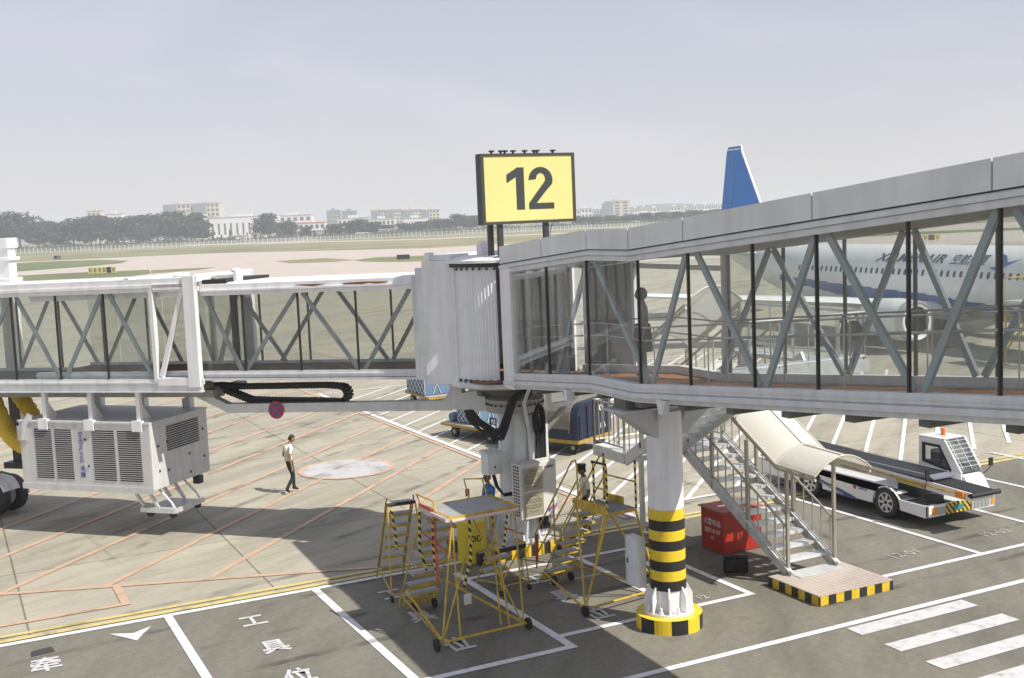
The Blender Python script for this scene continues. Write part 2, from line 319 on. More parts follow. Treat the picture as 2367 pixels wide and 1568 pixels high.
# taxiway and apron paving: (column, depth) outlines
def gpx(L):        # picture rows turned into distances on flat ground
    out=[]
    for x,y in L:
        d=EYE*2690/(y-(508-.0419*(x-1183.5))); out.append(tuple(far(x,d)[:2]))
    return out
poly('taxiway',gpx([(-700,652),(-300,642),(0,630),(40,606),(500,585),(1000,573),(1300,557),(2000,527),(3200,476)])+[(900,-300),(-600,-300)],-.028,TAXI)
poly('service_track',gpx([(0,578),(500,566),(1000,553.5),(1500,532),(1500,529.5),(1000,551.5),(500,563.5),(0,575)]),-.028,TAXI)
poly('apron',gpx([(-700,690),(-300,680),(60,668),(800,640),(960,633),(1500,604),(2300,560),(3300,515)])+[(900,-300),(-600,-300)],-.022,APRON)
for nm,P in (('grass_field',[(35,609),(110,604),(240,600),(308,602),(290,608),(230,614),(40,628)]),
             ('grass_field',[(-60,655),(40,637),(216,628),(355,623),(356,632),(230,648),(60,659),(-60,668)]),
             ('dry_grass_field',[(358,624),(440,620),(510,617),(470,623),(358,632)]),
             ('grass_field',[(825,601),(880,594),(1010,589),(1330,574),(1500,563),(1620,553),(1620,560),(1400,585),(1130,600),(910,605),(850,604)]),
             ('dry_grass_field',[(645,603),(760,596),(830,600),(780,605),(680,608)]),
             ('grass_field',[(1900,545),(2300,528),(2700,512),(2700,516),(2300,534),(1900,552)])):
    poly(nm,gpx(P),-.016,GRASSG if nm=='grass_field' else GRASSM)
poly('dry_soil_field',gpx([(200,569),(420,558),(660,552),(800,548),(1120,535),(1400,521),(1400,517),(1120,531),(800,543),(400,553)]),-.016,DIRT)
poly('service_road',[(-300,-60),(300,-60),(300,24.22),(-300,24.22)],-.012,ASPH)
WP=paint('white_line_paint',(.74,.73,.74,1),.6,7); WP2=paint('worn_white_paint',(.58,.58,.58,1),.7,4); YP=paint('yellow_line_paint',(.60,.50,.20,1),1.0,2.6)
OP=paint('faded_orange_paint',(.54,.37,.26,1),.8,1.4)
class Mark(MB):
    z=-.004
    def line(s,a,b,w):
        a=Vector(a);b=Vector(b); n=(b-a).normalized(); n=Vector((-n.y,n.x))*w/2
        return s.add([(*(p),s.z) for p in (a-n,b-n,b+n,a+n)],[(0,1,2,3)])
    def rect(s,x0,x1,y0,y1): return s.add([(x0,y0,s.z),(x1,y0,s.z),(x1,y1,s.z),(x0,y1,s.z)],[(0,1,2,3)])
k=Mark(); k.z=0
k.rect(-60,10.3,24.03,24.2)
for x in (3.62,6.74,9.78): k.rect(x,x+.17,18.17,24.03 if x<9 else 23.4)
k.rect(-60,9.95,18.0,18.17)
k.rect(9.95,14.45,22.78,22.94); k.rect(9.95,14.45,18.6,18.75)
for x in (12.62,14.3): k.rect(x,x+.15,18.75,22.78)
k.rect(17.3,60,17.97,18.11); 
for x in (20.2,23.06,25.92,28.8): k.rect(x,x+.13,18.11,25.4)
k.rect(-60,80,16.2,16.36)
k.add([(2.5,23.62,0),(2.92,22.93,0),(3.3,23.63,0),(2.92,23.4,0)],[(0,1,3),(1,2,3)])
o=k.build('parking_bay_markings',WP); struct(o)
k=Mark(); k.z=-.002
for i in range(9): k.rect(14.6,17.55,15.72-i*.96,16.13-i*.96)
struct(k.build('crosswalk',WP2))
k=Mark()
k.rect(-60,10.4,24.28,24.45); k.rect(-60,10.4,24.58,24.74)
k.rect(13.2,80,24.28,24.45); k.rect(13.2,80,24.58,24.74)
struct(k.build('yellow_edge_lines',YP))
k=Mark(); k.z=-.008
for i,c in enumerate((11.9,14.95,17.9,21.0,24.0,27.05,30.1,33.1,36.3,39.4,42.6,45.8,49)):
    x0=(27.9-c)/1.42 if c>15 else 9; x0=max(x0,-12); y=lambda x:1.05*x+c
    x0=(28.0-.37*0-c)/(1.05+.37)      # where the hatch meets the oblique boundary line
    x1=15.5
    if c<18: x0=max(x0,11)
    if x1>x0: k.line((x0,y(x0)),(x1,y(x1)),.17)
k.z=-.006
k.line((-14,33.2),(10.2,24.25),.17); k.z=-.004; k.rect(2.98,3.16,25.5,26.95); k.rect(-30,3.16,25.33,25.5); k.rect(15.42,15.58,25.2,60)
n=40; vs=[]
for i in range(n):
    t=2*math.pi*i/n; vs += [(11.44+1.57*math.cos(t),35.8+1.57*math.sin(t),-.002),(11.44+1.40*math.cos(t),35.8+1.40*math.sin(t),-.002)]
k.add(vs,[(2*i,2*((i+1)%n),2*((i+1)%n)+1,2*i+1) for i in range(n)])
struct(k.build('orange_hatch_markings',OP))
k=MB().add([(11.44+1.40*math.cos(2*math.pi*i/n),35.8+1.40*math.sin(2*math.pi*i/n),-.002) for i in range(n)],[tuple(range(n))])
struct(k.build('white_disc_marking',paint('worn_disc_paint',(.50,.49,.49,1),.9,1.0)))
k=Mark(); k.z=-.002
k.rect(15.64,15.84,25.2,52.9); k.rect(15.84,40,52.7,52.85); k.rect(17.7,23,25.9,26.05)
k.z=-.004
for i in range(-9,26):
    c=-3.2+1.5*i if i>=0 else -3.2+1.5*i
    y=lambda x:.96*x+c
    x0=max(15.84,(26.0-c)/.96); x1=min(40,(52.7-c)/.96)
    if c<1: x0=max(x0,(24.9-c)/.96)
    if x1>x0+.3: k.line((x0,y(x0)),(x1,y(x1)),.13)
struct(k.build('equipment_area_hatching',WP))
k=Mark(); k.z=.0
k.add([(1.03,23.14,0),(1.46,23.2,0),(1.42,23.52,0),(1.05,23.44,0)],[(0,1,2,3)])
struct(k.build('tar_patch',mat('tar',(.05,.05,.048,1),.8)))
def gtext(body,x,y,size,sx=.8,thick=.02,m=None):
    o=text(body,size,Matrix.Translation((x,y,.001)),m or WP2,'painted_lettering',None,thick,.0004,sx); struct(o); return o
for gx,ys in ((5.15,(22.76,21.1,19.42)),(8.13,(22.76,21.15,19.3)),(11.15,(21.96,20.67,19.33))):
    for ch,y in zip('工具位',ys): gtext(ch,gx,y,.74,.72)
for ch,y in zip('牵引车',(22.5,20.9,19.3)): gtext(ch,1.24,y,.8,.72)
gtext('12-01',18.9,18.98,.42,.95,-.006); gtext('12-02',21.83,19.05,.42,.95,-.006); gtext('12',13.42,19.02,.3,.9,.0)

TYRE=bpy.data.materials.new('tyre_mark'); TYRE.use_nodes=True; nt=TYRE.node_tree; tp=nt.nodes.new('ShaderNodeBsdfTransparent'); mx=nt.nodes.new('ShaderNodeMixShader'); bs=nt.nodes['Principled BSDF']; bs.inputs['Base Color'].default_value=(.03,.03,.028,1); bs.inputs['Roughness'].default_value=.9
tcn=nt.nodes.new('ShaderNodeTexCoord'); nz=nt.nodes.new('ShaderNodeTexNoise'); nz.inputs['Scale'].default_value=1.3; nz.inputs['Detail'].default_value=6; nt.links.new(tcn.outputs['Object'],nz.inputs['Vector']); mr=nt.nodes.new('ShaderNodeMapRange'); mr.inputs[1].default_value=.42; mr.inputs[2].default_value=.75; mr.inputs[3].default_value=0; mr.inputs[4].default_value=.42; nt.links.new(nz.outputs['Fac'],mr.inputs[0]); nt.links.new(mr.outputs[0],mx.inputs[0]); nt.links.new(tp.outputs[0],mx.inputs[1]); nt.links.new(bs.outputs[0],mx.inputs[2]); nt.links.new(mx.outputs[0],nt.nodes['Material Output'].inputs[0])
rt_=random.Random(3); k=MB(); zt=.003
for (x,y,a,L_,cv) in ((-3,22.5,6,26,.004),(4,20.2,4,20,-.006),(15,17.3,2,24,.003),(18,19.6,70,9,.05),(23,21,80,8,-.06),(-2,34,40,24,.012),(3,29,44,22,-.01),(6,38,30,20,.02),(-1,40,12,30,.008),(8,27.5,25,14,.03),(24,30,50,14,.02),(20,28.5,60,10,-.05),(12,45,8,26,.01),(26,16.9,4,18,.004)):
    for off in (0,1.55):
        h=R(a); px_,py_=x-off*math.sin(h),y+off*math.cos(h); pts=[]
        for i in range(17):
            pts.append((px_,py_,h)); h+=cv*L_/16; px_+=math.cos(h)*L_/16; py_+=math.sin(h)*L_/16
        w=.10; vs=[]
        for (u,v,hh) in pts: vs += [(u-math.sin(hh)*w,v+math.cos(hh)*w,zt),(u+math.sin(hh)*w,v-math.cos(hh)*w,zt)]
        k.add(vs,[(2*i,2*i+2,2*i+3,2*i+1) for i in range(16)]); zt+=.0004
struct(k.build('tyre_marks',TYRE))

# ---------------------------------------------------------------- fixed glass corridor to the terminal
def lerp(t,T):
    for (a,b),(c,d) in zip(T,T[1:]):
        if (a>=t>=c) or (a<=t<=c): return b+(d-b)*(t-a)/(c-a)
    return T[0][1] if abs(t-T[0][0])<abs(t-T[-1][0]) else T[-1][1]
PROF=[(22.75,4.215),(18.95,4.55),(17.48,4.55),(9.19,5.30),(3.0,5.86)]
bz=lambda y: lerp(y,PROF)
ND=[(22.75,4.215),(18.95,4.55),(17.48,4.55),(9.19,5.30),(3.0,5.86)]
XN,XF=10.97,13.1
co=thing('boarding_corridor','long glazed grey boarding corridor sloping up to the right towards the terminal','corridor',(12.0,12,0))
def cb(m,name,mt,par=None,**k): return m.build(name,mt,par or co,world=True,**k)
for nm,x0,s in (('side_beam',XN,1),('side_beam',XF,-1)):
    m=MB(); e=lambda a,b: (x0+s*a, b)
    m.sweep([e(.0,.11),e(.0,.25),e(.16,.25),e(.16,.11)],ND)
    m.sweep([e(-.035,.0),e(-.035,.085),e(.14,.085),e(.14,.0)],ND)
    m.sweep([e(.03,.07),e(.03,.13),e(.12,.13),e(.12,.07)],ND)
    m.sweep([e(-.015,.165),e(-.015,.185),e(.1,.185),e(.1,.165)],ND)
    m.sweep([e(.05,-.09),e(.05,.02),e(.12,.02),e(.12,-.09)],ND)
    cb(m,nm,FRAMEG)
m=MB(); m.sweep([(XN+.165,.02),(XN+.165,.09),(XF-.165,.09),(XF-.165,.02)],ND); cb(m,'floor',CARPET)
m=MB(); m.sweep([(XN+.1,-.06),(XN+.1,.015),(XF-.1,.015),(XF-.1,-.06)],ND)
for i in range(14):
    y=21.6-i*1.35; z=bz(y); m.box(XN+.13,XF-.13,y-.09,y+.09,z-.2,z-.065)
cb(m,'underside',UNDER)
for x0,s in ((XN,1),(XF,-1)):
    m=MB(); e=lambda a,b:(x0+s*a,b)
    m.sweep([e(.0,2.43),e(.0,2.52),e(.15,2.52),e(.15,2.43)],ND); m.sweep([e(-.03,2.53),e(-.03,2.60),e(.14,2.60),e(.14,2.53)],ND)
    m.sweep([e(.02,2.5),e(.02,2.62),e(.12,2.62),e(.12,2.5)],ND)
    cb(m,'header_beam',FRAMEG)
m=MB(); m.sweep([(XN+.16,2.45),(XN+.16,2.6),(XF-.16,2.6),(XF-.16,2.45)],ND); cb(m,'ceiling',CEIL)
J=[22.72,20.77,18.95,17.48,15.80,12.68,9.61,6.5,3.0]
for x0,s in ((XN,1),(XF,-1)):
    for a,b in zip(J,J[1:]):
        m=MB(); g=.014
        m.sweep([(x0-s*.02,2.64),(x0-s*.02,3.01),(x0+s*.05,3.01),(x0+s*.05,2.64)],[(a-g,bz(a-g)),(b+g,bz(b+g))]); cb(m,'parapet_panel',PARAPET)
    m=MB(); m.sweep([(x0+s*.03,2.60),(x0+s*.03,2.98),(x0+s*.09,2.98),(x0+s*.09,2.60)],ND); cb(m,'parapet_backing',BLACKP)
m=MB(); m.sweep([(XN+.1,2.62),(XN+.1,2.68),(XF-.1,2.68),(XF-.1,2.62)],ND); cb(m,'roof',LGREY)
MY=[20.72,19.1,17.3,15.78,14.1,12.68,10.97,9.55,7.95,6.4,4.8]
for y in MY:
    z=bz(y); m=MB(); m.box(XN+.03,XN+.075,y-.02,y+.02,z+.25,z+2.43); cb(m,'mullion',BLACKP)
MF=[17.4,15.85,14.35,12.85,11.35,9.8,8.2,6.6]
for y in MF:
    z=bz(y); m=MB(); m.box(XF-.075,XF-.03,y-.022,y+.022,z+.25,z+2.43); cb(m,'mullion',DARK)
def brace(x,ya,yb,za=.27,zb=2.42,w=.105):
    m=MB(); m.beam((x,ya,bz(ya)+za),(x,yb,bz(yb)+zb),.06,w,(1,0,0)) if 0 else m.beam((x,ya,bz(ya)+za),(x,yb,bz(yb)+zb),w,.06,(1,0,0)); cb(m,'brace',BRACE)
for a,b in ((20.6,19.22),(17.22,18.98),(17.08,15.98),(14.1,15.68),(13.96,12.82),(10.99,12.56),(10.82,9.68),(7.95,9.44),(7.8,6.5),(4.9,6.3)): brace(XN+.16,a,b)
for a,b in ((14.28,15.98),(14.16,12.98),(11.62,12.76),(11.48,9.98),(8.4,9.86),(8.2,6.7),(17.5,16.1)): brace(XF-.16,a,b,w=.095)
ys=[22.28]+MY+[3.0]
for a,b in zip(ys,ys[1:]):
    m=MB()
    nodes=[a-.02]+[y for y in (18.95,17.48) if b+.02<y<a-.02]+[b+.02]
    m.sweep([(XN+.046,.255),(XN+.046,2.425),(XN+.058,2.425),(XN+.058,.255)],[(y,bz(y)) for y in nodes]); cb(m,'glass_pane',GLASS)
ys=[17.4]+MF[1:]+[3.0]
for a,b in zip(ys,ys[1:]):
    m=MB(); m.sweep([(XF-.058,.255),(XF-.058,2.425),(XF-.046,2.425),(XF-.046,.255)],[(y,bz(y)) for y in (a-.022,b+.022)]); cb(m,'glass_pane',GLASSD)
m=MB(); m.box(XN-.005,XN+.12,22.28,22.76,4.15,6.82); m.box(XN+.12,XN+.2,22.6,22.76,4.2,6.8); cb(m,'end_panel',WHITE)
m=MB(); m.sweep([(XF-.09,.26),(XF-.09,2.42),(XF-.03,2.42),(XF-.03,.26)],[(22.75,bz(22.75)),(20.6,bz(20.6))]); cb(m,'wall_panel',mat('inner_wall_panel',(.30,.30,.29,1),.6))
m=MB()
for y in (20.6,17.5): z=bz(y); m.box(XF-.12,XF+.02,y-.05,y+.05,z+.25,z+2.43)
m.box(XF-.11,XF+.01,17.55,20.55,bz(19)+2.15,bz(19)+2.25); cb(m,'door_frame',FRAMEG)
for x in (XN+.28,XF-.28):
    m=MB()
    for h in (1.03,.72) if x>12 else (1.03,.80): m.pipe([(x,22.5,bz(22.5)+h+.2),(x,18.95,bz(18.95)+h+.2),(x,17.48,bz(17.48)+h+.2),(x,3.0,bz(3.0)+h+.2)],.016,8)
    for i in range(12):
        y=22-i*1.6
        if x>12 and 17.6<y<20.5: continue
        m.tube((x,y,bz(y)+.08),(x,y,bz(y)+1.23),.012,6)
    cb(m,'handrail',STEEL,smooth=40)
m=MB(); m.box(XN-.03,XN+.15,19.9,20.02,4.2,4.42); cb(m,'support_bracket',LGREY); m=MB(); m.prism([(16.45,4.62),(16.75,4.62),(16.66,4.36),(16.55,4.36)],'x',XN-.02,XN+.1); cb(m,'support_bracket',LGREY)

# ---------------------------------------------------------------- round turning cabin and its column
RX,RY=12.0,24.4
ro=thing('bridge_rotunda','round corrugated grey turning cabin between the glass corridor and the boarding bridge','rotunda',(RX,RY,0))
m=MB(); n=240; zz=[4.2,6.86]; vs=[]
for z in zz:
    for i in range(n):
        t=2*math.pi*i/n; r=1.5+(.010 if i%2==0 else -.010); vs.append((r*math.cos(t),r*math.sin(t),z))
m.add(vs,[(i,(i+1)%n,n+(i+1)%n,n+i) for i in range(n) if not 232<i*360/n<318]); m.build('slatted_wall',mat('slat_grey',(.80,.81,.82,1),.5,var=.05,streak=.1),ro)
m=MB(); m.box(-1.42,1.42,-1.42,1.42,4.225,4.235); m.build('inner_floor',CARPET,ro)
m=MB(); m.box(-.75,-.55,-1.5,-1.3,4.24,6.8); m.box(.5,.7,-1.5,-1.3,4.24,6.8); m.box(-.55,.5,-1.48,-1.36,6.5,6.8); m.build('door_portal',WHITE,ro)
m=MB(); m.lathe((0,0,0),[(1.3,6.84),(1.66,6.87),(1.66,6.93),(1.2,7.0),(0.01,7.05)],48); m.build('roof',WHITE,ro,smooth=30)
m=MB(); m.lathe((0,0,0),[(1.53,6.78),(1.60,6.78),(1.60,6.865),(1.53,6.865)],48); m.build('roof_gasket',BLACKP,ro)
m=MB(); m.lathe((0,0,0),[(.4,4.02),(1.5,4.02),(1.62,4.07),(1.62,4.16),(1.45,4.22),(.4,4.22)],48); m.build('floor_ring',LGREY,ro,smooth=30)
m=MB()
for i in range(56):
    t=2*math.pi*i/56; m.obox((1.545*math.cos(t),1.545*math.sin(t),4.22),(.03,.055,.07),t); m.obox((1.53*math.cos(t),1.53*math.sin(t),6.74),(.02,.045,.055),t)
m.build('slat_clip_band',DARK,ro)
m=MB(); m.lathe((0,0,0),[(.30,3.6),(1.15,3.98),(1.2,4.03)],32); m.box(-.9,.9,-.12,.12,3.75,4.03); m.box(-.12,.12,-1.2,1.2,3.72,4.03); m.build('under_frame',UNDER,ro)
parts('roof_fitting',WHITE,ro,[lambda m:m.box(-.5,.9,-.4,.4,7.02,7.1),lambda m:(m.box(-.75,-.55,-.1,.12,7.0,7.25),m.obox((-.62,0,7.29),(.22,.14,.08)))])
m=MB(); m.prism([(0,0),(.42,.02),(.40,.24),(.3,.1)],'y',-1.52,-1.46); q=m.build('torn_flap',mat('rust_brown',(.10,.03,.02,1),.8),ro); q.location=(-1.1,0,6.98)
cl=thing('rotunda_column','tall grey steel column carrying the round turning cabin, cables strapped to it','column',(RX,RY,0))
m=MB(); m.cyl((0,0,.3),.42,3.1,32); m.build('shaft',LGREY,cl,smooth=40)
m=MB(); m.lathe((0,0,0),[(.44,3.3),(.68,3.34),(.70,3.5),(.66,3.52),(.66,3.56),(.70,3.58),(.70,3.64),(.5,3.72)],36); m.build('bearing_collar',mat('dusty_collar',(.44,.42,.37,1),.7,var=.2),cl,smooth=30)
m=MB()
for i in range(30):
    t=2*math.pi*i/30; m.cyl((.69*math.cos(t),.69*math.sin(t),3.5),.022,.05,6)
m.build('bolt_ring',DARK,cl)
m=MB(); m.box(.15,.56,-.46,-.40,.35,3.25); m.box(.12,.17,-.52,-.34,.35,3.25); m.box(.54,.6,-.5,.3,.35,3.3); m.box(.15,.56,-.47,-.4,2.0,2.07); m.build('cable_tray',LGREY,cl)
for i in range(10):
    m=MB(); t=2*math.pi*i/10; c,s=math.cos(t),math.sin(t)
    m.add([(c*.42-s*.02,s*.42+c*.02,.32),(c*.42+s*.02,s*.42-c*.02,.32),(c*.72+s*.02,s*.72-c*.02,.32),(c*.72-s*.02,s*.72+c*.02,.32),(c*.42-s*.02,s*.42+c*.02,.95),(c*.42+s*.02,s*.42-c*.02,.95),(c*.5+s*.02,s*.5-c*.02,.95),(c*.5-s*.02,s*.5+c*.02,.95)],[(0,3,2,1),(4,5,6,7),(0,1,5,4),(1,2,6,5),(2,3,7,6),(3,0,4,7)]); m.build('gusset',LGREY,cl)
m=MB(); m.cyl((0,0,.3),.78,.015,32); m.build('base_plate',LGREY,cl)
for dx in (.28,.36,.43,.5): m=MB(); m.pipe([(dx,-.44,3.3),(dx+.02,-.5,2.9),(dx-.02,-.48,1.4),(dx+.05,-.5,.5)],.026,6); m.build('power_cable',BLACK,cl)
m=MB()
for i in range(3): m.pipe([(.28+.25*math.sin(t)*.45+i*.015,-.62-i*.03,3.18-.38*(1-math.cos(t))*.9+.3) for t in [2*math.pi*j/18 for j in range(19)]],.035,7)
m.build('cable_coil',BLACK,cl)
m=MB(); m.pipe([(-.35,-1.6,6.9),(-.32,-1.58,4.2),(-.15,-.8,3.6),(.12,-.47,2.9),(.12,-.5,2.2)],.045,8); m.build('drain_pipe',WHITE,cl,smooth=40)
m=MB(); m.pipe([(.05,-1.66,4.6),(.05,-1.62,3.72),(.18,-1.55,3.6),(.75,-1.3,3.58)],.07,10); m.build('drain_pipe',WHITE,cl,smooth=40)
m=MB(); m.tube((.5,-.3,2.7),(1.55,-1.0,4.1),.085,10); m.build('diagonal_strut',mat('dusty_strut',(.42,.40,.35,1),.7),cl,smooth=40)
for i in range(6):
    a=.06*i; q=random.Random(i).uniform(-.05,.05); P=[(-1.5+a*.4,-.5-a*.3,3.55),(-1.42+a*.7,-.55-a*.4,3.3),(-1.22+a,-.65-a*.6,3.05+q),(-1.0+a*.8,-.78-a*.4,2.93+q-a*.3),(-.82+a*.6,-.88,3.08+q),(-.72+a*.5,-.95,3.4),(-.62+a*.5,-1.02,3.72),(-.42+a*.3,-1.06,3.9),(-.1,-1.02-a*.2,3.93-a*.25),(.45,-.9,3.9-a*.3)]
    m=MB(); m.pipe(P,.036,7); m.build('hanging_hose',BLACK,cl,smooth=40)
# plinth
pl_=thing('column_plinth','low concrete plinth with yellow and black painted edge under the rotunda column','plinth',(11.8,24.55,0))
m=MB(); m.box(-1.25,1.3,-.95,.95,-.03,.27); m.build('edge',HAZ,pl_,bev=.02); m=MB(); m.box(-1.24,1.29,-.94,.94,.272,.30); m.build('slab_top',mat('plinth_concrete',(.36,.33,.27,1),.9,var=.2),pl_)
m=MB(); m.box(-.44,-.1,.1,.75,.3,.86); m.build('seat_block',LGREY,pl_,bev=.02); m=MB(); m.box(-1.15,-.445,.1,.75,.3,.5); m.build('step_block',LGREY,pl_,bev=.02)

# ---------------------------------------------------------------- telescopic boarding bridge (local x along the tunnel, y towards the terminal)
br=thing('boarding_bridge','white glass walled telescopic boarding bridge reaching left from the round cabin','boarding bridge',(RX,RY,0),math.atan2(.721,-.693))
sl=lambda k: -.0125*(k-2)
def tb(m,name,mt,par=None,**kw):
    m.v=[(x,y,z+sl(x)) for x,y,z in m.v]; return m.build(name,mt,par or br,**kw)
K0,K1=1.9,13.0; HW=1.1
for s in (1,-1):
    m=MB(); y=lambda a,b:(sorted((s*a,s*b)))
    m.box(K0,K1,*y(HW-.12,HW),4.27,4.43); m.box(K0,K1,*y(HW-.06,HW+.03),4.33,4.37); m.box(K0,K1,*y(HW-.1,HW+.03),4.20,4.255); tb(m,'bottom_rail',FRAMEG if s>0 else LGREY)
    m=MB(); m.box(K0,K1,*y(HW-.14,HW+.01),6.31,6.40); m.box(K0,K1,*y(HW-.1,HW+.04),6.405,6.45); m.box(K0,K1,*y(HW-.08,HW-.02),6.45,6.58); tb(m,'top_rail',WHITE)
m=MB(); m.box(K0,K1,-HW+.125,HW-.125,4.3,4.36); tb(m,'floor',mat('tunnel_floor',(.13,.075,.055,1),.9))
m=MB(); m.box(K0,K1,-HW+.1,HW-.1,4.22,4.285); tb(m,'underside',UNDER)
m=MB(); m.box(K0,K1,-HW+.085,HW-.085,6.46,6.56); m.prism([(-HW+.03,6.565),(HW-.03,6.565),(HW-.2,6.62),(-HW+.2,6.62)],'x',K0+.01,K1); 
RUSTW=mat('white_roof_rust',(.76,.75,.74,1),.5,var=.05,scale=.7,c2=None,streak=.05); tb(m,'roof',RUSTW)
m=MB(); m.prism([(2.6,6.50),(3.2,6.515),(3.8,6.50),(3.75,6.47),(3.3,6.455),(3.1,6.48),(2.9,6.46),(2.65,6.475)],'y',HW-.017,HW-.008); m.prism([(4.25,6.50),(4.9,6.505),(5.1,6.495),(4.6,6.45),(4.4,6.475)],'y',HW-.017,HW-.008); tb(m,'rust_stain',mat('rust',(.20,.075,.015,1),.9,var=.4,scale=9))
m=MB(); m.box(K0,K1,-HW+.15,HW-.15,6.33,6.455); tb(m,'ceiling',CEIL)
for k in (6.58,5.03,3.48): m=MB(); m.box(k-.017,k+.017,HW-.05,HW+.005,4.43,6.31); tb(m,'mullion',BLACKP)
for k in (7.45,6.0,4.6,3.6,2.6): m=MB(); m.box(k-.022,k+.022,-HW,-HW+.045,4.43,6.31); tb(m,'mullion',BLACKP)
def tbrace(y,a,b,za=4.43,zb=6.30,w=.095,mt=None): m=MB(); m.beam((a,y,za),(b,y,zb),w,.05,(0,1,0)); tb(m,'brace',mt or BRACE)
for a,b in ((6.64,5.13),(3.54,4.95),(3.38,2.12),(6.78,7.7)): tbrace(HW-.13,a,b)
for a,b in ((6.8,5.42),(3.72,5.1),(3.57,2.4),(6.68,8.0)): tbrace(-HW+.13,a,b)
for a,b in ((1.98,3.456),(3.504,5.006),(5.054,6.556),(6.604,8.0)): m=MB(); m.box(a,b,HW-.033,HW-.022,4.435,6.305); tb(m,'glass_pane',GLASSC)
ks=[1.98,2.6,3.6,4.6,6.0,7.45,9,10.5,12,13]
for a,b in zip(ks,ks[1:]): m=MB(); m.box(a+.022,b-.022,-HW+.022,-HW+.033,4.435,6.305); tb(m,'glass_pane',GLASSD)
m=MB(); m.box(1.86,1.98,HW-.13,HW+.05,4.2,6.6); m.box(1.86,1.98,-HW-.05,-HW+.13,4.2,6.6); m.box(1.66,1.86,-1.2,-.95,4.2,6.78); m.box(1.66,1.86,.95,1.2,4.2,6.78); m.box(1.7,1.86,-.95,.95,6.56,6.78); tb(m,'end_frame',LGREY)
m=MB(); m.box(.86,1.66,1.0,1.27,4.1,6.93); m.box(.86,1.66,-1.27,-1.0,4.1,6.93); m.box(.86,1.66,-1.0,1.0,6.66,6.93); m.box(.86,1.66,-1.0,1.0,4.1,4.2); tb(m,'curtain_housing',WHITE,bev=.015)
m=MB(); m.box(1.0,1.6,-.9,1.1,6.935,7.05); m.box(1.5,1.62,.9,1.15,6.935,7.12); tb(m,'housing_cover',WHITE)
# outer section
B0,B1=7.75,17.5; OW=1.3
for s in (1,-1):
    y=lambda a,b:(sorted((s*a,s*b)))
    m=MB(); m.box(B0,B1,*y(OW-.14,OW),4.12,4.27); m.box(B0,B1,*y(OW-.1,OW+.03),4.16,4.20); m.box(B0,B1,*y(OW-.08,OW-.02),3.95,4.115); m.box(B0,B1,*y(OW-.12,OW+.04),3.93,3.97); tb(m,'bottom_rail',LGREY if s>0 else FRAMEG)
    m=MB(); m.box(B0,B1,*y(OW-.16,OW),6.46,6.56); m.box(B0,B1,*y(OW-.1,OW+.04),6.565,6.64); m.box(B0,B1,*y(OW-.06,OW),6.64,6.79); tb(m,'top_rail',WHITE)
    m=MB(); m.box(B0,B0+.34,*y(OW-.1,OW+.055),4.06,6.83); m.box(9.0,9.12,*y(OW-.1,OW+.035),4.2,6.62); m.box(B0+.34,9.0,*y(OW-.1,OW+.04),6.5,6.66); m.box(B0+.34,9.0,*y(OW-.1,OW+.04),4.1,4.3); m.beam((8.92,s*(OW-.03),4.32),(8.16,s*(OW-.03),6.46),.13,.07,(0,1,0)); tb(m,'portal_frame',WHITE,bev=.01)
m=MB(); m.box(B0,B1,-OW+.1,OW-.1,6.67,6.78); m.box(B0,B0+.12,-OW,OW,6.78,6.86); m.box(9.7,9.85,-OW,OW,6.785,6.84); tb(m,'roof',WHITE)
m=MB(); m.box(B0,B1,-OW+.17,OW-.17,6.5,6.66); tb(m,'ceiling',CEIL)
m=MB(); m.box(B0,B1,-OW+.145,OW-.145,4.14,4.195); tb(m,'floor',UNDER)
for k in (10.54,12.05,13.5,15.0,16.5): m=MB(); m.box(k-.017,k+.017,OW-.05,OW+.006,4.27,6.46); tb(m,'mullion',BLACKP)
for k in (9.8,11.2,12.7,14.2,15.7): m=MB(); m.box(k-.022,k+.022,-OW,-OW+.045,4.27,6.46); tb(m,'mullion',BLACKP)
for a,b in ((9.25,10.44),(12.0,10.66),(12.16,13.42),(15.0,13.6),(15.16,16.4)): tbrace(OW-.13,a,b,4.28,6.46,.105)
for a,b in ((10.0,11.1),(12.6,11.3),(12.8,14.1),(15.6,14.3),(9.0,9.7)): tbrace(-OW+.13,a,b,4.28,6.46)
ks=[9.12,10.54,12.05,13.5,15.0,16.5,17.5]
for a,b in zip(ks,ks[1:]): m=MB(); m.box(a+.024,b-.024,OW-.034,OW-.022,4.275,6.455); tb(m,'glass_pane',GLASS)
ks=[8.1,9.8,11.2,12.7,14.2,15.7,17.5]
for a,b in zip(ks,ks[1:]): m=MB(); m.box(a+.022,b-.022,-OW+.022,-OW+.034,4.275,6.455); tb(m,'glass_pane',GLASSD)
m=MB(); m.box(9.6,9.68,-1.0,1.0,4.4,6.3) if 0 else m.box(8.1,8.17,-1.05,-.8,4.4,6.3); tb(m,'inner_door_panel',DARK)
# roof roller bracket
m=MB(); m.box(7.0,8.85,.42,.62,6.72,6.79); m.box(6.95,7.05,.4,.66,6.58,6.85); m.ball((8.8,.52,6.84),(.14,.12,.06)); m.ball((7.05,.52,6.89),(.14,.12,.06)); tb(m,'roof_roller_arm',WHITE)
m=MB(); m.box(7.05,7.74,-1.0,1.0,6.60,6.7); tb(m,'roof_gap_seal',BLACKP)
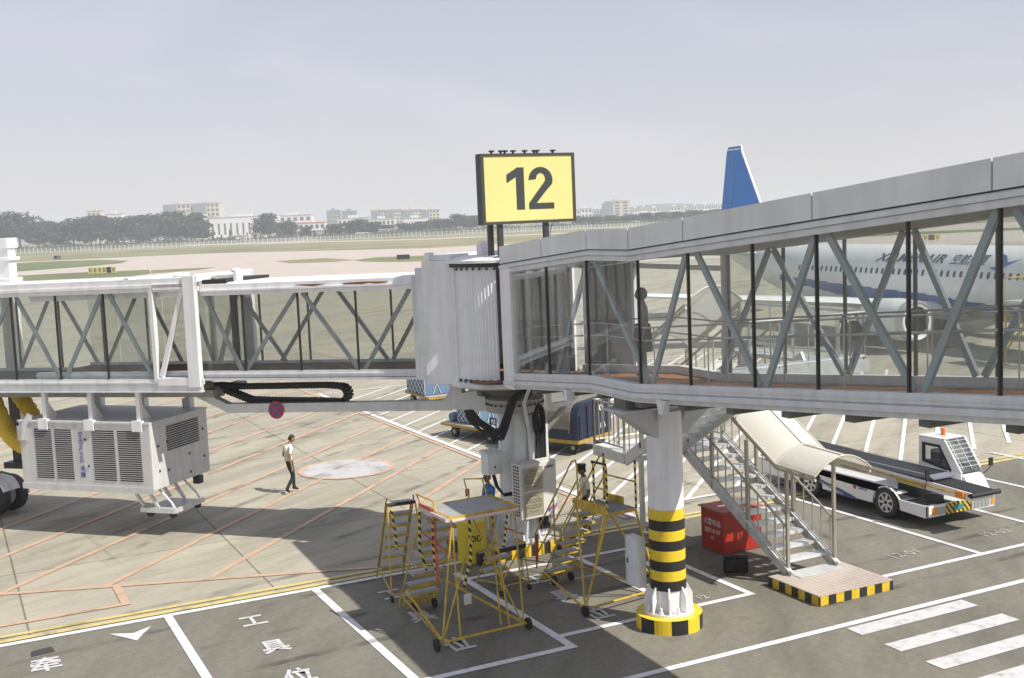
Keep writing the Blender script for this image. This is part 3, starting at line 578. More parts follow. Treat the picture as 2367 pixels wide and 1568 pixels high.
# underside gear
URG=mat('under_rail_grey',(.33,.32,.29,1),.7,var=.2)
for q in ((7.8,15.5,.55,.75,3.72,3.9),(8.4,15.5,-.75,-.55,3.72,3.9),(8.11,15.4,-.2,0,3.62,3.78),(8.0,8.1,-1.1,.54,3.73,3.93),(12,12.1,-.54,.54,3.79,3.93)): m=MB(); m.box(*q); tb(m,'under_rail',URG)
m=MB(); m.beam((7.72,.2,3.36),(1.5,.2,3.45),.26,.23); m.beam((7.7,.2,3.36),(8.6,.2,3.75),.24,.2); m.prism([(1.9,3.36),(1.2,3.36),(1.2,4.1),(1.45,4.1),(1.55,3.75)],'y',.08,.32); m.beam((1.2,.2,3.5),(.6,.2,3.6),.3,.5); tb(m,'drive_beam',FRAMEG)
m=MB(); P=[(8.2,0,3.93)]+[(k,0,3.90-.015*math.sin(k)) for k in (7.5,6.5,5.5,4.9)]+[(4.62-.25*math.sin(t),0,3.70+.2*math.cos(t)) for t in [i*math.pi/8 for i in range(1,9)]]+[(5.2,0,3.52),(6.5,0,3.53),(7.2,0,3.55),(7.9,0,3.8)]
n=0
for a,b in zip(P,P[1:]):
    a,b=Vector(a),Vector(b); m.beam(a,b+(b-a)*.02,.30,.11,(0,0,1) if abs((b-a).normalized().z)<.8 else (1,0,0))
    L=(b-a).length; q=max(1,int(L/.09))
    for i in range(q): c=a.lerp(b,(i+.5)/q); m.beam(c-(b-a)*.02/L,c+(b-a)*.02/L,.325,.13,(0,0,1) if abs((b-a).normalized().z)<.8 else (1,0,0))
tb(m,'cable_chain',BLACK)
# no stopping disc on the beam
m=MB(); m.lathe((6.26,.335,3.33),[(.0,0),(.225,0),(.225,.02),(.0,.02)],28,'y'); d=tb(m,'no_stopping_disc',mat('sign_red',(.50,.05,.03,1),.5))
m=MB(); m.lathe((6.26,.356,3.33),[(0,0),(.175,0),(.175,.004),(0,.004)],28,'y'); tb(m,'disc_face',mat('sign_blue',(.07,.09,.30,1),.5),d)
m=MB(); m.beam((6.14,.362,3.21),(6.38,.362,3.45),.045,.004,(0,1,0)); m.beam((6.14,.3665,3.45),(6.38,.3665,3.21),.045,.004,(0,1,0)); tb(m,'disc_cross',mat('sign_red2',(.50,.05,.03,1),.5),d)
# lift column, bogie
m=MB(); m.box(15.9,16.35,-1.65,-1.35,1.5,7.9); m.box(15.85,16.4,-1.7,-1.3,7.75,8.05); m.box(15.82,16.43,-1.72,-1.28,7.4,7.5); m.box(15.8,16.45,-1.75,-1.25,6.75,6.9); tb(m,'lift_column',WHITE,bev=.02)
m=MB(); m.box(15.98,16.3,-1.345,-1.28,1.4,4.0); m.box(15.7,16.5,-1.7,-1.1,1.3,1.48); tb(m,'column_shade_and_foot',BLACKP)  # black strip paints the shade on the column's lower part; foot below it
m=MB(); m.box(15.8,16.4,-1.3,1.2,.55,.8); m.box(15.6,16.6,-.1,.35,.35,.75); tb(m,'wheel_beam',LGREY)
for y in (-.62,.05):
    m=MB(); m.lathe((15.85,y,.555+.17),[(.3,-.15),(.46,-.17),(.53,-.1),(.53,.1),(.46,.17),(.3,.15)],32,'y'); w=tb(m,'wheel',BLACK,smooth=35)
    m=MB(); m.lathe((15.85,y,.555+.17),[(0,.1),(.12,.19),(.2,.17),(.31,.16),(.31,.1)],24,'y')
    for i in range(8): t=2*math.pi*i/8; m.cyl((15.85+.2*math.cos(t),y+.17,.725+.2*math.sin(t)),.025,.04,6,'y')
    tb(m,'hub',LGREY,w,smooth=35)
m=MB(); P=[(15.85+.66*math.cos(R(t)),.72+.66*math.sin(R(t))) for t in range(20,161,14)]; Q=[(15.85+.70*math.cos(R(t)),.72+.70*math.sin(R(t))) for t in range(20,161,14)]
for i in range(len(P)-1): m.prism([P[i],P[i+1],Q[i+1],Q[i]],'y',-.3,.32)
tb(m,'mudguard',LGREY); m=MB(); m.pipe([(15.5,.3,1.4),(15.2,.35,1.55),(14.8,.3,1.45),(14.6,.2,1.2)],.03,6); tb(m,'drive_cable',DARK,smooth=40)

# ---------------------------------------------------------------- air-conditioning unit hung under the bridge
ac=thing('air_conditioning_unit','big grey louvred air conditioning unit hanging under the boarding bridge','air conditioner',(RX,RY,0),math.atan2(.721,-.693))
ACM=mat('unit_grey',(.60,.60,.59,1),.5,var=.07,streak=.15)
m=MB(); m.box(9.41,13.58,-1.2,1.28,1.28,3.03); m.build('casing',ACM,ac,bev=.02)
m=MB(); m.box(9.40,13.6,-1.22,1.31,3.0,3.05); m.box(9.40,13.6,1.281,1.295,1.2,1.36); m.build('lid',ACM,ac)
def grille(x0,x1,z0,z1,n,face):
    g=MB()
    if face=='y': g.box(x0,x1,1.284,1.287,z0,z1)
    else: g.box(9.404,9.407,x0,x1,z0,z1)
    a=g.build('grille',mat('grille_dark',(.03,.032,.032,1),.7) if 'grille_dark' not in bpy.data.materials else bpy.data.materials['grille_dark'],ac)
    s=MB()
    for i in range(n+1):
        z=z0+(z1-z0)*i/n
        if face=='y': s.hexa([(x0,1.2875,z-.007),(x1,1.2875,z-.007),(x1,1.291,z-.008),(x0,1.291,z-.008)],[(x0,1.2875,z+.004),(x1,1.2875,z+.004),(x1,1.291,z+.002),(x0,1.291,z+.002)])
        else: s.hexa([(9.403,x0,z-.004),(9.388,x0,z-.014),(9.388,x1,z-.014),(9.403,x1,z-.004)],[(9.403,x0,z+.006),(9.388,x0,z-.004),(9.388,x1,z-.004),(9.403,x1,z+.006)])
    s.build('louvre',ACM,a)
for x0,x1 in ((9.72,10.42),(10.53,11.22),(11.88,12.42),(12.53,13.08)): grille(x0,x1,1.5,2.84,24,'y')
grille(-.78,.62,2.2,2.86,11,'x')
for (y,z) in ((1.0,2.4),(1.0,1.75),(.62,2.45),(.62,1.7),(-.95,2.5),(-.95,1.75),(-.3,1.95),(-.3,1.45)): m=MB(); m.box(9.385,9.41,y-.02,y+.02,z-.03,z+.03); m.build('latch',DARK,ac)
m=MB(); m.box(11.42,11.47,1.285,1.31,2.55,2.6); m.build('latch',DARK,ac); m=MB(); m.box(11.36,11.4,1.285,1.31,1.85,1.9); m.build('latch',DARK,ac)
m=MB(); m.box(9.55,9.75,-1.05,-.85,.98,1.2); m.tube((9.65,-.95,1.2),(9.65,-.95,1.3),.012); m.build('control_pendant',DARK,ac)
LB=mat('lettering_blue',(.05,.10,.33,1),.5)
text('SHENLING 申菱',.165,RM[ac.name]@frame((11.60,1.286,2.17),(0,0,-1),(-1,0,0)),LB,'brand_lettering',ac,.001,spacing=1.08)
def rootR(o): return RM[o.name]
for k in (12.75,11.27,9.77):
    m=MB(); m.box(k-.06,k+.06,1.1,1.22,3.06,4.0); m.box(k-.14,k+.14,.95,1.3,3.05,3.09); m.prism([(.75,3.09),(1.1,3.09),(1.1,3.55)],'x',k-.02,k+.02); m.box(k-.15,k+.15,1.3,1.33,2.82,3.1); m.build('hanger',WHITE,ac)
    m=MB(); m.box(k+.05,k+.3,-1.25,-1.05,3.05,3.3); m.box(k+.1,k+.22,-1.2,-1.1,3.3,3.75); m.build('hanger',LGREY,ac)
m=MB()
for y in (-.35,.75): m.beam((10.55,y,1.28),(10.15,y,.72),.07,.07); m.beam((10.1,y,1.28),(9.7,y,.70),.07,.07); m.pipe([(9.75,y,1.28),(9.3,y,.86),(9.22,y,.72)],.03,8)
m.box(9.15,10.2,-.45,.85,.62,.67); m.box(9.15,10.2,.82,.87,.60,.72); m.box(9.13,9.18,-.45,.85,.60,.72); m.build('folding_step',GALV,ac)
for x in (9.3,10.0):
    for y in (-.35,.72): m=MB(); m.cyl((x,y-.03,.55),.1,.07,14,'y'); m.build('castor',BLACK,ac)
HOSE=mat('yellow_hose',(.62,.42,.03,1),.7,var=.2,scale=4,bump=.3)
def hose(pts,r,name):
    m=MB(); P=[];rr=[]
    seg=[Vector(p) for p in pts]; N=44
    for i in range(N+1):
        t=i/N*(len(seg)-1); a=min(int(t),len(seg)-2); u=t-a
        p0=seg[max(a-1,0)];p1=seg[a];p2=seg[a+1];p3=seg[min(a+2,len(seg)-1)]
        P.append(.5*((2*p1)+(p2-p0)*u+(2*p0-5*p1+4*p2-p3)*u*u+(3*p1-3*p2+p3-p0)*u**3)); rr.append(r*(1.0 if i%3 else .9))
    m.pipe(P,rr,16); return m.build(name,HOSE,ac,smooth=60)
hose([(15.3,-.4,3.8),(15.06,-.4,3.45),(14.72,-.4,3.0),(14.45,-.35,2.6),(14.0,-.25,2.4),(13.56,-.2,2.4)],.23,'air_hose'); hose([(15.35,.4,3.7),(15.02,.4,2.95),(14.78,.4,2.5),(14.4,.42,2.22),(14.0,.45,2.13),(13.56,.5,2.15)],.24,'air_hose')
m=MB(); m.pipe([(13.2,1.25,3.2),(13.35,1.33,2.9),(13.4,1.36,2.55)],.09,10); m.box(13.3,13.58,1.29,1.36,2.5,2.9); m.build('conduit',ALU,ac)

# ---------------------------------------------------------------- striped support column
sc_=thing('striped_column','thick white round column with yellow and black bands on a hazard striped base','column',(12.0,18.1,0))
m=MB(); m.cyl((0,0,2.29),.335,1.86,40); m.build('shaft',WHITE,sc_,smooth=40)
zb=[.74,.93,1.12,1.31,1.51,1.70,1.89,2.09,2.29]
m=MB()
for i,(a,b) in enumerate(zip(zb,zb[1:])): m.mi=0 if i%2==0 else 1; m.lathe((0,0,0),[(.341,a),(.341,b)],40,cap=False)
m.build('warning_bands',[BLACKP,YELC],sc_,smooth=40)
m=MB(); m.cyl((0,0,.322),.32,.42,32); m.cyl((0,0,.27),.47,.05,32); m.build('foot_plate',WHITE2,sc_); n=8
for i in range(n):
    m=MB(); t=2*math.pi*(i+.3)/n; c,s=math.cos(t),math.sin(t); w=.016
    P=lambda r,q,z:(c*r-s*q,s*r+c*q,z)
    m.add([P(.3,-w,.323),P(.455,-w,.323),P(.455,-w,.62),P(.36,-w,.8),P(.3,-w,.8),P(.3,w,.323),P(.455,w,.323),P(.455,w,.62),P(.36,w,.8),P(.3,w,.8)],[(0,1,2,3,4),(9,8,7,6,5),(0,5,6,1),(1,6,7,2),(2,7,8,3),(3,8,9,4),(4,9,5,0)]); m.build('gusset',WHITE2,sc_)
for i in range(8):
    m=MB(); t=2*math.pi*(i+.8)/8; m.cyl((.41*math.cos(t),.41*math.sin(t),.325),.03,.12,10); m.cyl((.41*math.cos(t),.41*math.sin(t),.322),.048,.045,6); m.build('anchor_bolt',WHITE,sc_)
m=MB(); n=48
m.mi=1; m.add([(.63*math.cos(2*math.pi*i/n),.63*math.sin(2*math.pi*i/n),.268) for i in range(n)],[tuple(range(n))])
for i in range(n): 
    m.mi=(i//4)%2; a,b=2*math.pi*i/n,2*math.pi*(i+1)/n; m.add([(.63*math.cos(a),.63*math.sin(a),-.02),(.63*math.cos(b),.63*math.sin(b),-.02),(.63*math.cos(b),.63*math.sin(b),.268),(.63*math.cos(a),.63*math.sin(a),.268)],[(0,1,2,3)])
m.build('base_disc',[BLACKP,YELC],sc_)
CO=mat('column_head_paint',(.50,.51,.52,1),.5,var=.08)
m=MB(); m.box(-1.12,1.1,-.36,.36,4.22,4.26)
for y in (-.2,.2): m.prism([(-1.05,4.22),(1.05,4.22),(.33,3.68),(-.33,3.68)],'y',y-.012,y+.012)
for s in (-1,1): m.prism([(-.34,4.22),(.34,4.22),(.12,3.72),(-.12,3.72)],'x',s*.3-.01,s*.3+.01)
m.hexa([(-.33,-.2,3.68),(-.30,-.2,3.68),(-.30,.2,3.68),(-.33,.2,3.68)],[(-1.05,-.2,4.2),(-1.0,-.2,4.2),(-1.0,.2,4.2),(-1.05,.2,4.2)])
m.hexa([(.30,-.2,3.68),(.33,-.2,3.68),(.33,.2,3.68),(.30,.2,3.68)],[(1.0,-.2,4.2),(1.05,-.2,4.2),(1.05,.2,4.2),(1.0,.2,4.2)])
m.build('bracket_head',CO,sc_)
parts('bearing_block',UNDER,sc_,[lambda m:m.box(-.95,-.7,-.2,.2,4.262,4.6),lambda m:m.box(.7,.95,-.2,.2,4.262,4.6)])
jb=thing('grey_cabinet','tall grey steel cabinet fixed beside the yellow and black banded column','cabinet',(11.5,18.55,0))
m=MB(); m.box(-.02,.17,-.22,.22,.72,1.68); m.build('case',LGREY,jb,bev=.01); m=MB(); m.box(-.035,-.021,-.20,.20,.74,1.66); m.build('door',LGREY,jb); m=MB(); m.box(-.05,-.036,.1,.13,1.15,1.25); m.build('lock',DARK,jb)
parts('clamp',TAPE,jb,[lambda m:m.box(.17,.36,-.05,.05,.85,.93),lambda m:m.box(.17,.36,-.05,.05,1.45,1.53)])
# condenser, junction box on rotunda column
cd=thing('condenser_unit','white two fan outdoor air conditioner mounted on the rotunda column','air conditioner',(12.05,23.62,0),R(6))
CDW=mat('condenser_white',(.66,.65,.60,1),.5,var=.05)
m=MB(); m.box(-.5,.5,-.17,.2,.92,2.22); m.build('case',CDW,cd,bev=.015)
for z in (1.27,1.86):
    m=MB(); m.lathe((-.16,-.172,z),[(.01,-.002),(.235,-.002),(.235,.0)],28,'y'); f=m.build('fan_opening',mat('fan_dark',(.10,.095,.07,1),.7) if z<1.5 else bpy.data.materials['fan_dark'],cd)
    m=MB()
    for i in range(23): x=-.43+i*.0245; m.box(x-.003,x+.003,-.19,-.176,z-.27,z+.27)
    for q in (-.27,-.14,0,.14,.27): m.box(-.43,.11,-.187,-.181,z+q-.004,z+q+.004)
    for r in (.08,.15,.22): m.pipe([(-.16+r*math.cos(t),-.186,z+r*math.sin(t)) for t in [2*math.pi*i/24 for i in range(25)]],.004,4)
    m.build('fan_guard',mat('guard_beige',(.62,.58,.42,1),.5) if z<1.5 else bpy.data.materials['guard_beige'],f)
m=MB()
for i in range(16):
    for j in range(3): m.box(-.505,-.499,-.12+j*.09,-.06+j*.09,1.0+i*.075,1.045+i*.075)
m.build('vent_grid',DARK,cd)
text('GREE',.075,RM[cd.name]@frame((.33,-.173,2.08),(1,0,0),(0,0,1)),mat('logo_grey',(.12,.12,.13,1),.5),'brand_lettering',cd,.003)
m=MB(); m.lathe((.205,-.178,2.08),[(.018,0),(.030,0),(.030,.004),(.018,.004)],16,'y',False); m.build('brand_ring',REDT,cd)
m=MB(); m.mi=0; m.hexa([(.26,-.176,1.0),(.42,-.176,1.12),(.42,-.172,1.12),(.26,-.172,1.0)],[(.23,-.176,1.07),(.39,-.176,1.19),(.39,-.172,1.19),(.23,-.172,1.07)]); m.build('sticker',mat('sticker_red_blue',(.55,.08,.10,1),.5,c2=(.1,.12,.45,1),scale=14),cd)
parts('bracket',LGREY,cd,[lambda m:(m.box(-.45,-.38,-.2,.3,.84,.915),m.beam((-.4,-.12,.84),(-.4,.35,.4),.05)),lambda m:(m.box(.35,.42,-.2,.5,.84,.915),m.beam((.39,.0,.85),(.62,.4,.5),.04)),lambda m:m.beam((-.3,-.1,.9),(-.28,.0,.35),.05)])
j2=thing('junction_box','small grey junction box on the left side of the rotunda column','junction box',(11.2,24.1,0),R(12))
m=MB(); m.box(-.2,.2,-.13,.15,1.95,2.44); m.build('case',LGREY,j2,bev=.01); m=MB(); m.hexa([(-.22,-.16,2.44),(.22,-.16,2.44),(.22,.17,2.44),(-.22,.17,2.44)],[(-.22,-.16,2.455),(.22,-.16,2.455),(.22,.17,2.52),(-.22,.17,2.52)]); m.build('cover',LGREY,j2); m=MB(); m.box(-.02,.02,-.135,-.131,2.1,2.16); m.build('lock',DARK,j2)
for a in (0,.03,.06): m=MB(); m.pipe([(.0+a,0,1.95),(.05+a,-.05,1.65),(.2+a,-.1,1.45-a),(.5,-.15,1.45-a),(.62,-.2,1.6)],.018,6); m.build('cable',BLACK,j2)
# gate sign
gs=thing('gate_sign','large yellow sign reading 12 in a black frame on posts above the corridor','sign',(12.0,23.2,0))
m=MB(); m.box(-1.17,1.17,.02,.26,7.70,9.25); m.build('box',DARK,gs)
m=MB(); m.box(-1.17,-1.1,-.015,.019,7.70,9.25); m.box(1.1,1.17,-.015,.019,7.70,9.25); m.box(-1.1,1.1,-.015,.019,7.70,7.765); m.box(-1.1,1.1,-.015,.019,9.185,9.25); m.build('frame',mat('sign_frame',(.05,.048,.035,1),.5),gs)
m=MB(); m.box(-1.1,1.1,.0,.018,7.765,9.185); m.build('face',YELS,gs)
NUM=mat('sign_numeral',(.035,.04,.04,1),.6)
m=MB(); m.prism([(-.325,8.92),(-.325,8.01),(-.125,8.01),(-.125,8.94),(-.29,8.94)],'y',-.006,.004)
m.prism([(-.326,8.915),(-.555,8.785),(-.555,8.60),(-.326,8.73)],'y',-.006,.004); m.build('numeral',NUM,gs)
m=MB(); cx,cz,r1,r2=.292,8.655,.302,.115
AG=[180-i*10 for i in range(0,21)]
arc=[(cx+r1*math.cos(R(t)),cz+r1*.95*math.sin(R(t))) for t in AG]
inn=[(cx+r2*math.cos(R(t)),cz+.02+r2*1.15*math.sin(R(t))) for t in AG]
for i in range(len(arc)-1): m.prism([arc[i],arc[i+1],inn[i+1],inn[i]],'y',-.006,.004)
q1=(.175,8.146); q0=(-.018,8.146)
m.prism([arc[-1],(.42,8.41),q1,q0,(.20,8.40),inn[-1]],'y',-.006,.004)
m.box(-.018,.615,-.006,.004,8.01,8.145)
m.build('numeral',NUM,gs)
for x,y in ((-.72,.1),(-.72,.6),(.43,.1)): m=MB(); m.box(x-.055,x+.055,y-.055,y+.055,6.9,7.70 if y<.5 else 8.2); m.build('post',DARK,gs)
for x in (-.86,-.63,-.53,-.33,-.04,.2,.27,.67): m=MB(); m.box(x-.012,x+.012,.05,.12,9.25,9.29); m.obox((x,.07,9.305),(.085,.1,.035),R(15)); m.build('lamp',DARK,gs)
m=MB(); m.pipe([(.66,.1,7.7),(.60,.1,7.66),(.53,.06,7.55),(.5,.06,7.3)],.007,5); m.build('cable',DARK,gs)
# red fire telephone box
rb=thing('fire_telephone_box','dark red steel box with white fire telephone lettering beside the stairs','box',(16.1,21.6,0))
m=MB(); m.box(-.53,.57,-.41,.43,.0,.97); m.build('body',RED,rb,bev=.008); m=MB(); m.box(-.58,.62,-.46,.48,.97,1.0); m.build('lid',mat('faded_red_lid',(.45,.16,.13,1),.6,var=.2),rb)
WL=mat('white_lettering',(.7,.68,.66,1),.6)
for t_,z,s_ in (('火警电话',.66,.165),('28014119',.46,.15),('12',.30,.12)): text(t_,s_,RM[rb.name]@frame((-.533,.0,z),(0,-1,0),(0,0,1)),WL,'lettering',rb,.001)
# suitcase
su=thing('suitcase','black hard shell suitcase standing on the asphalt by the stair base','suitcase',(14.9,19.85,0),R(-32))
m=MB(); m.box(-.26,.26,-.13,.13,.06,.42); m.build('shell',mat('gloss_black',(.004,.004,.004,1),.25,var=.1,spec=.25),su,bev=.05,smooth=40)
m=MB(); m.pipe([(-.09,0,.42),(-.08,0,.46),(.08,0,.46),(.09,0,.42)],.012,6); m.build('handle',BLACK,su)
m=MB(); m.box(-.265,.265,-.012,.012,.05,.43); m.build('seam',mat('seam_grey',(.05,.05,.05,1),.4),su)
for x in (-.2,.2):
    for y in (-.1,.1): m=MB(); m.lathe((x,y-.02,.035),[(.01,0),(.035,0),(.035,.04),(.01,.04)],12,'y'); m.box(x-.015,x+.015,y-.015,y+.015,.03,.07); m.build('wheel',BLACK,su)
# yellow drum
dr=thing('yellow_drum','big yellow round bin lettered O D standing behind the work platform','bin',(10.62,24.1,0))
m=MB(); m.lathe((0,0,0),[(.01,0),(.345,0),(.345,.93),(.35,.95),(.33,.97),(.01,.99)],40); m.build('body',mat('drum_yellow',(.70,.55,.03,1),.45,var=.1,streak=.15),dr,smooth=40)
for i,ch in enumerate('OD'):
    a=R(-112+i*26); text(ch,.2,RM[dr.name]@frame((.349*math.cos(a),.349*math.sin(a),.58),(-math.sin(a),math.cos(a),0),(0,0,1)),BLACKP,'lettering',dr,.004)

# ---------------------------------------------------------------- outdoor stairs with curved canopy
st=thing('escape_stairs','steel outdoor stairs with handrails and a curved cream canopy leading up to the corridor','stairs',(16,20.5,0))
sb=lambda m,n,mt,**k: m.build(n,mt,st,world=True,**k)
XA,XB=15.4,16.65; Y0,ZF=18.75,.2; Y1,ZL=22.5,2.33
s1=lambda y: ZF+(y-Y0)*(ZL-ZF)/(Y1-Y0)
for x in (XA,XB): m=MB(); m.beam((x,Y0-.12,s1(Y0)-.02),(x,Y1+.1,s1(Y1)+.05),.06,.24,(0,0,1)); m.beam((x-.03,Y0-.12,s1(Y0)+.1),(x-.03,Y1,s1(Y1)+.12),.09,.02); sb(m,'stringer',GALV)
for i in range(11):
    y=Y0+.32+i*.325; z=s1(y)+.05; m=MB(); m.box(XA+.035,XB-.035,y-.13,y+.15,z-.035,z); m.box(XA+.035,XB-.035,y-.135,y-.115,z-.06,z+.005); sb(m,'tread',GALV)
RAILM=mat('rail_steel',(.42,.39,.33,1),.4,metal=.5,var=.15)
def rail(x,pts,posts,n='railing',drop=.0,mid=False,foot=None):
    m=MB(); m.pipe([(x,y,z) for y,z in pts],.03,8)
    for y,h in posts:
        z=lerp(y,pts); m.tube((x,y,z),(x,y,z-h),.022,6)
    sb(m,n,RAILM,smooth=40)
for x in (XA,XB):
    top=[(Y0-.05,s1(Y0)+.98),(Y1+.1,s1(Y1)+1.0)]; m=MB(); m.pipe([(x,*p) for p in top],.026,8); m.pipe([(x,Y0-.02,s1(Y0)+.22),(x,Y1+.1,s1(Y1)+.24)],.02,6)
    for i in range(14):
        y=Y0+.1+i*.28; m.tube((x,y,s1(y)+.22),(x,y,s1(y)+1.0),.016,6)
    sb(m,'railing',RAILM,smooth=40)
    for y in (Y0-.02,Y0+1.3,Y0+2.55,Y1+.1):
        m=MB(); zt=2.42 if y<Y0+.6 else 2.42+(y-19.3)*.57; m.box(x-.032,x+.032,y-.032,y+.032,s1(y)-.12 if y>Y0 else .2,zt); sb(m,'canopy_post',RAILM)
# landing and upper flight
m=MB(); m.box(13.9,XB+.05,22.62,23.95,2.2,2.26); m.box(13.9,XB+.05,22.58,22.64,2.1,2.33); m.box(13.9,XB+.05,23.95,24.0,2.1,2.33); m.box(13.86,13.92,22.6,24,2.08,2.33); m.box(XB+.05,XB+.1,22.6,24,2.1,2.33)
m.box(15.1,15.2,23.85,23.95,0,2.2)
sb(m,'landing',GALV)
m=MB()
for pts in ([(13.9,22.62),(13.9,23.97)],[(13.9,23.97),(XB+.05,23.97)],[(XB+.05,23.97),(XB+.05,22.62)]):
    (a,b),(c,d)=pts; m.tube((a,b,3.42),(c,d,3.42),.026,8); m.tube((a,b,2.45),(c,d,2.45),.02,6); n=int(math.hypot(c-a,d-b)/.2)
    for i in range(n+1): u=i/n; m.tube((a+(c-a)*u,b+(d-b)*u,2.33 if i in (0,n) else 2.45),(a+(c-a)*u,b+(d-b)*u,3.42),.03 if i in (0,n) else .015,6)
sb(m,'landing_railing',RAILM,smooth=40)
XC,XD=13.9,15.2; U=lambda y: 2.25+(22.45-y)*.572; YT=17.9
for x in (XC,XD): m=MB(); m.beam((x,22.6,U(22.6)+.0),(x,YT,U(YT)),.06,.26); sb(m,'stringer',GALV)
for i in range(14):
    y=22.3-i*.318; z=U(y)+.06; m=MB(); m.box(XC+.035,XD-.035,y-.13,y+.15,z-.04,z); sb(m,'tread',GALV)
for x in (XC,XD):
    m=MB(); m.pipe([(x,22.5,U(22.5)+1.1),(x,YT,U(YT)+1.1)],.026,8)
    for i in range(15): y=22.4-i*.3; m.tube((x,y,U(y)),(x,y,U(y)+1.1),.016,6)
    sb(m,'railing',RAILM,smooth=40)
m=MB(); m.box(13.12,16.0,17.0,17.95,4.72,4.8); m.box(15.25,16.0,17.95,20.6,4.72,4.8); m.box(13.15,16.0,16.94,17.0,4.6,4.84)
sb(m,'landing',GALV)
m=MB()
for pts in ([(13.2,17.03),(15.95,17.03)],[(15.95,17.03),(15.95,20.55)]):
    (a,b),(c,d)=pts; m.tube((a,b,5.75),(c,d,5.75),.03,8); m.tube((a,b,4.9),(c,d,4.9),.03,8); n=int(math.hypot(c-a,d-b)/.6)
    for i in range(n+1): u=i/n; m.tube((a+(c-a)*u,b+(d-b)*u,4.8),(a+(c-a)*u,b+(d-b)*u,5.75),.025 if i%4==0 else .015,6)
sb(m,'landing_railing',ALU,smooth=40)
CANM=bpy.data.materials.new('canopy_sheet'); CANM.use_nodes=True; nt=CANM.node_tree; b=nt.nodes['Principled BSDF']; b.inputs['Base Color'].default_value=(.84,.83,.78,1); b.inputs['Roughness'].default_value=.35
tr=nt.nodes.new('ShaderNodeBsdfTranslucent'); tr.inputs[0].default_value=(.95,.94,.90,1); tp=nt.nodes.new('ShaderNodeBsdfTransparent'); tp.inputs[0].default_value=(.95,.94,.9,1)
mx=nt.nodes.new('ShaderNodeMixShader'); mx.inputs[0].default_value=.32; m2=nt.nodes.new('ShaderNodeMixShader'); m2.inputs[0].default_value=.2
nt.links.new(b.outputs[0],mx.inputs[1]); nt.links.new(tr.outputs[0],mx.inputs[2]); nt.links.new(mx.outputs[0],m2.inputs[1]); nt.links.new(tp.outputs[0],m2.inputs[2]); nt.links.new(m2.outputs[0],nt.nodes['Material Output'].inputs[0])
def canopy(x0,x1,nodes,rise=.34):
    n=14; xs=[(x0+(x1-x0)*i/n, rise*(1-(2*i/n-1)**2)) for i in range(n+1)]
    for (ya,za),(yb,zb) in zip(nodes,nodes[1:]):
        m=MB(); m.sweep(xs+[(x,h-.012) for x,h in reversed(xs)],[(ya,za),(yb,zb)]); sb(m,'canopy_sheet',CANM,smooth=50)
    m=MB()
    for (y,z) in nodes: m.pipe([(x,y,z+h+.008) for x,h in xs],.022,6)
    for x,h in (xs[0],xs[-1],xs[7]): m.pipe([(x,y,z+h+.012) for y,z in nodes],.026 if x!=xs[7][0] else .012,6)
    for x in (x0+.02,x1-.02): m.pipe([(x,y,z-.07) for y,z in nodes],.03,6)
    sb(m,'canopy_frame',mat('canopy_frame',(.50,.47,.38,1),.5) if 'canopy_frame' not in bpy.data.materials else bpy.data.materials['canopy_frame'],smooth=50)
canopy(XA-.1,XB+.12,[(17.75,2.46),(18.95,2.50),(20.3,3.27),(21.65,4.04)])
canopy(XC-.1,XD+.05,[(21.9,4.75),(20.9,5.32),(19.9,5.9)])
for y,z in ((21.9,4.7),(19.9,5.85)):
    for x in (XC,XD): m=MB(); m.box(x-.03,x+.03,y-.03,y+.03,min(U(y),4.75),z); sb(m,'canopy_post',RAILM)
sp_=thing('stair_platform','tiled concrete platform with yellow and black edge at the foot of the stairs','platform',(15.95,18.1,0))
m=MB(); m.box(-.95,.98,-.78,.78,-.03,.18); m.build('edge',striped('hazard_kerb_small',(.75,.50,.03,1),(.03,.03,.028,1),.2,1,'Y'),sp_)
TILE=paving('cream_tiles',(.50,.43,.37,1),(.46,.40,.35,1),.12,.125,35,.05,.004,.62); m=MB(); m.box(-.95,.98,-.78,.78,.184,.2); m.build('tiled_top',TILE,sp_,bev=0)
m=MB(); m.box(-.5,.66,.3,.76,.203,.215); m.build('foot_plate',GALV,sp_)

# ---------------------------------------------------------------- belt loader
ve=thing('belt_loader','white baggage belt loader vehicle with blue swoosh parked by the stairs','belt loader',(21.85,23.3,0))
vb=lambda m,n,mt,par=None,**k: m.build(n,mt,par or ve,world=True,**k)
VW=mat('vehicle_white',(.76,.76,.75,1),.25,var=.04,coat=.4); VG=glass('cab_glass',(.74,.8,.79,1),.2)
def arc(cy,cz,r,a0,a1,n=10): return [(cy+r*math.cos(R(a0+(a1-a0)*i/n)),cz+r*math.sin(R(a0+(a1-a0)*i/n))) for i in range(n+1)]
side=[(20.15,.26),(20.15,.56),(21.0,.56),(21.2,.73),(26.5,.73),(26.6,.6),(26.6,.3)]+arc(24.25,.33,.47,-4,184)+arc(21.46,.33,.47,-4,184)
m=MB(); m.prism(side,'x',20.75,20.80); m.prism(side,'x',22.9,22.95)
m.box(20.8,22.9,20.16,26.55,.42,.52); m.box(20.8,21.12,21.1,26.5,.66,.70); m.box(22.3,22.9,21.9,26.5,.66,.70); m.box(20.8,22.9,26.5,26.55,.32,.72); vb(m,'body',VW,bev=.012)
GRT=mat('grating',(.07,.07,.065,1),.8,var=.3,scale=20)
for a,b in ((21.3,22.2),(22.25,22.75),(22.8,24.1),(24.2,25.1),(25.2,26.3)):
    m=MB(); m.box(20.86,21.09,a,b,.702,.712); vb(m,'deck_grating',GRT)
    if b<25.4: m=MB(); m.box(22.36,22.85,a+1,b+1,.702,.712); vb(m,'deck_grating',GRT)
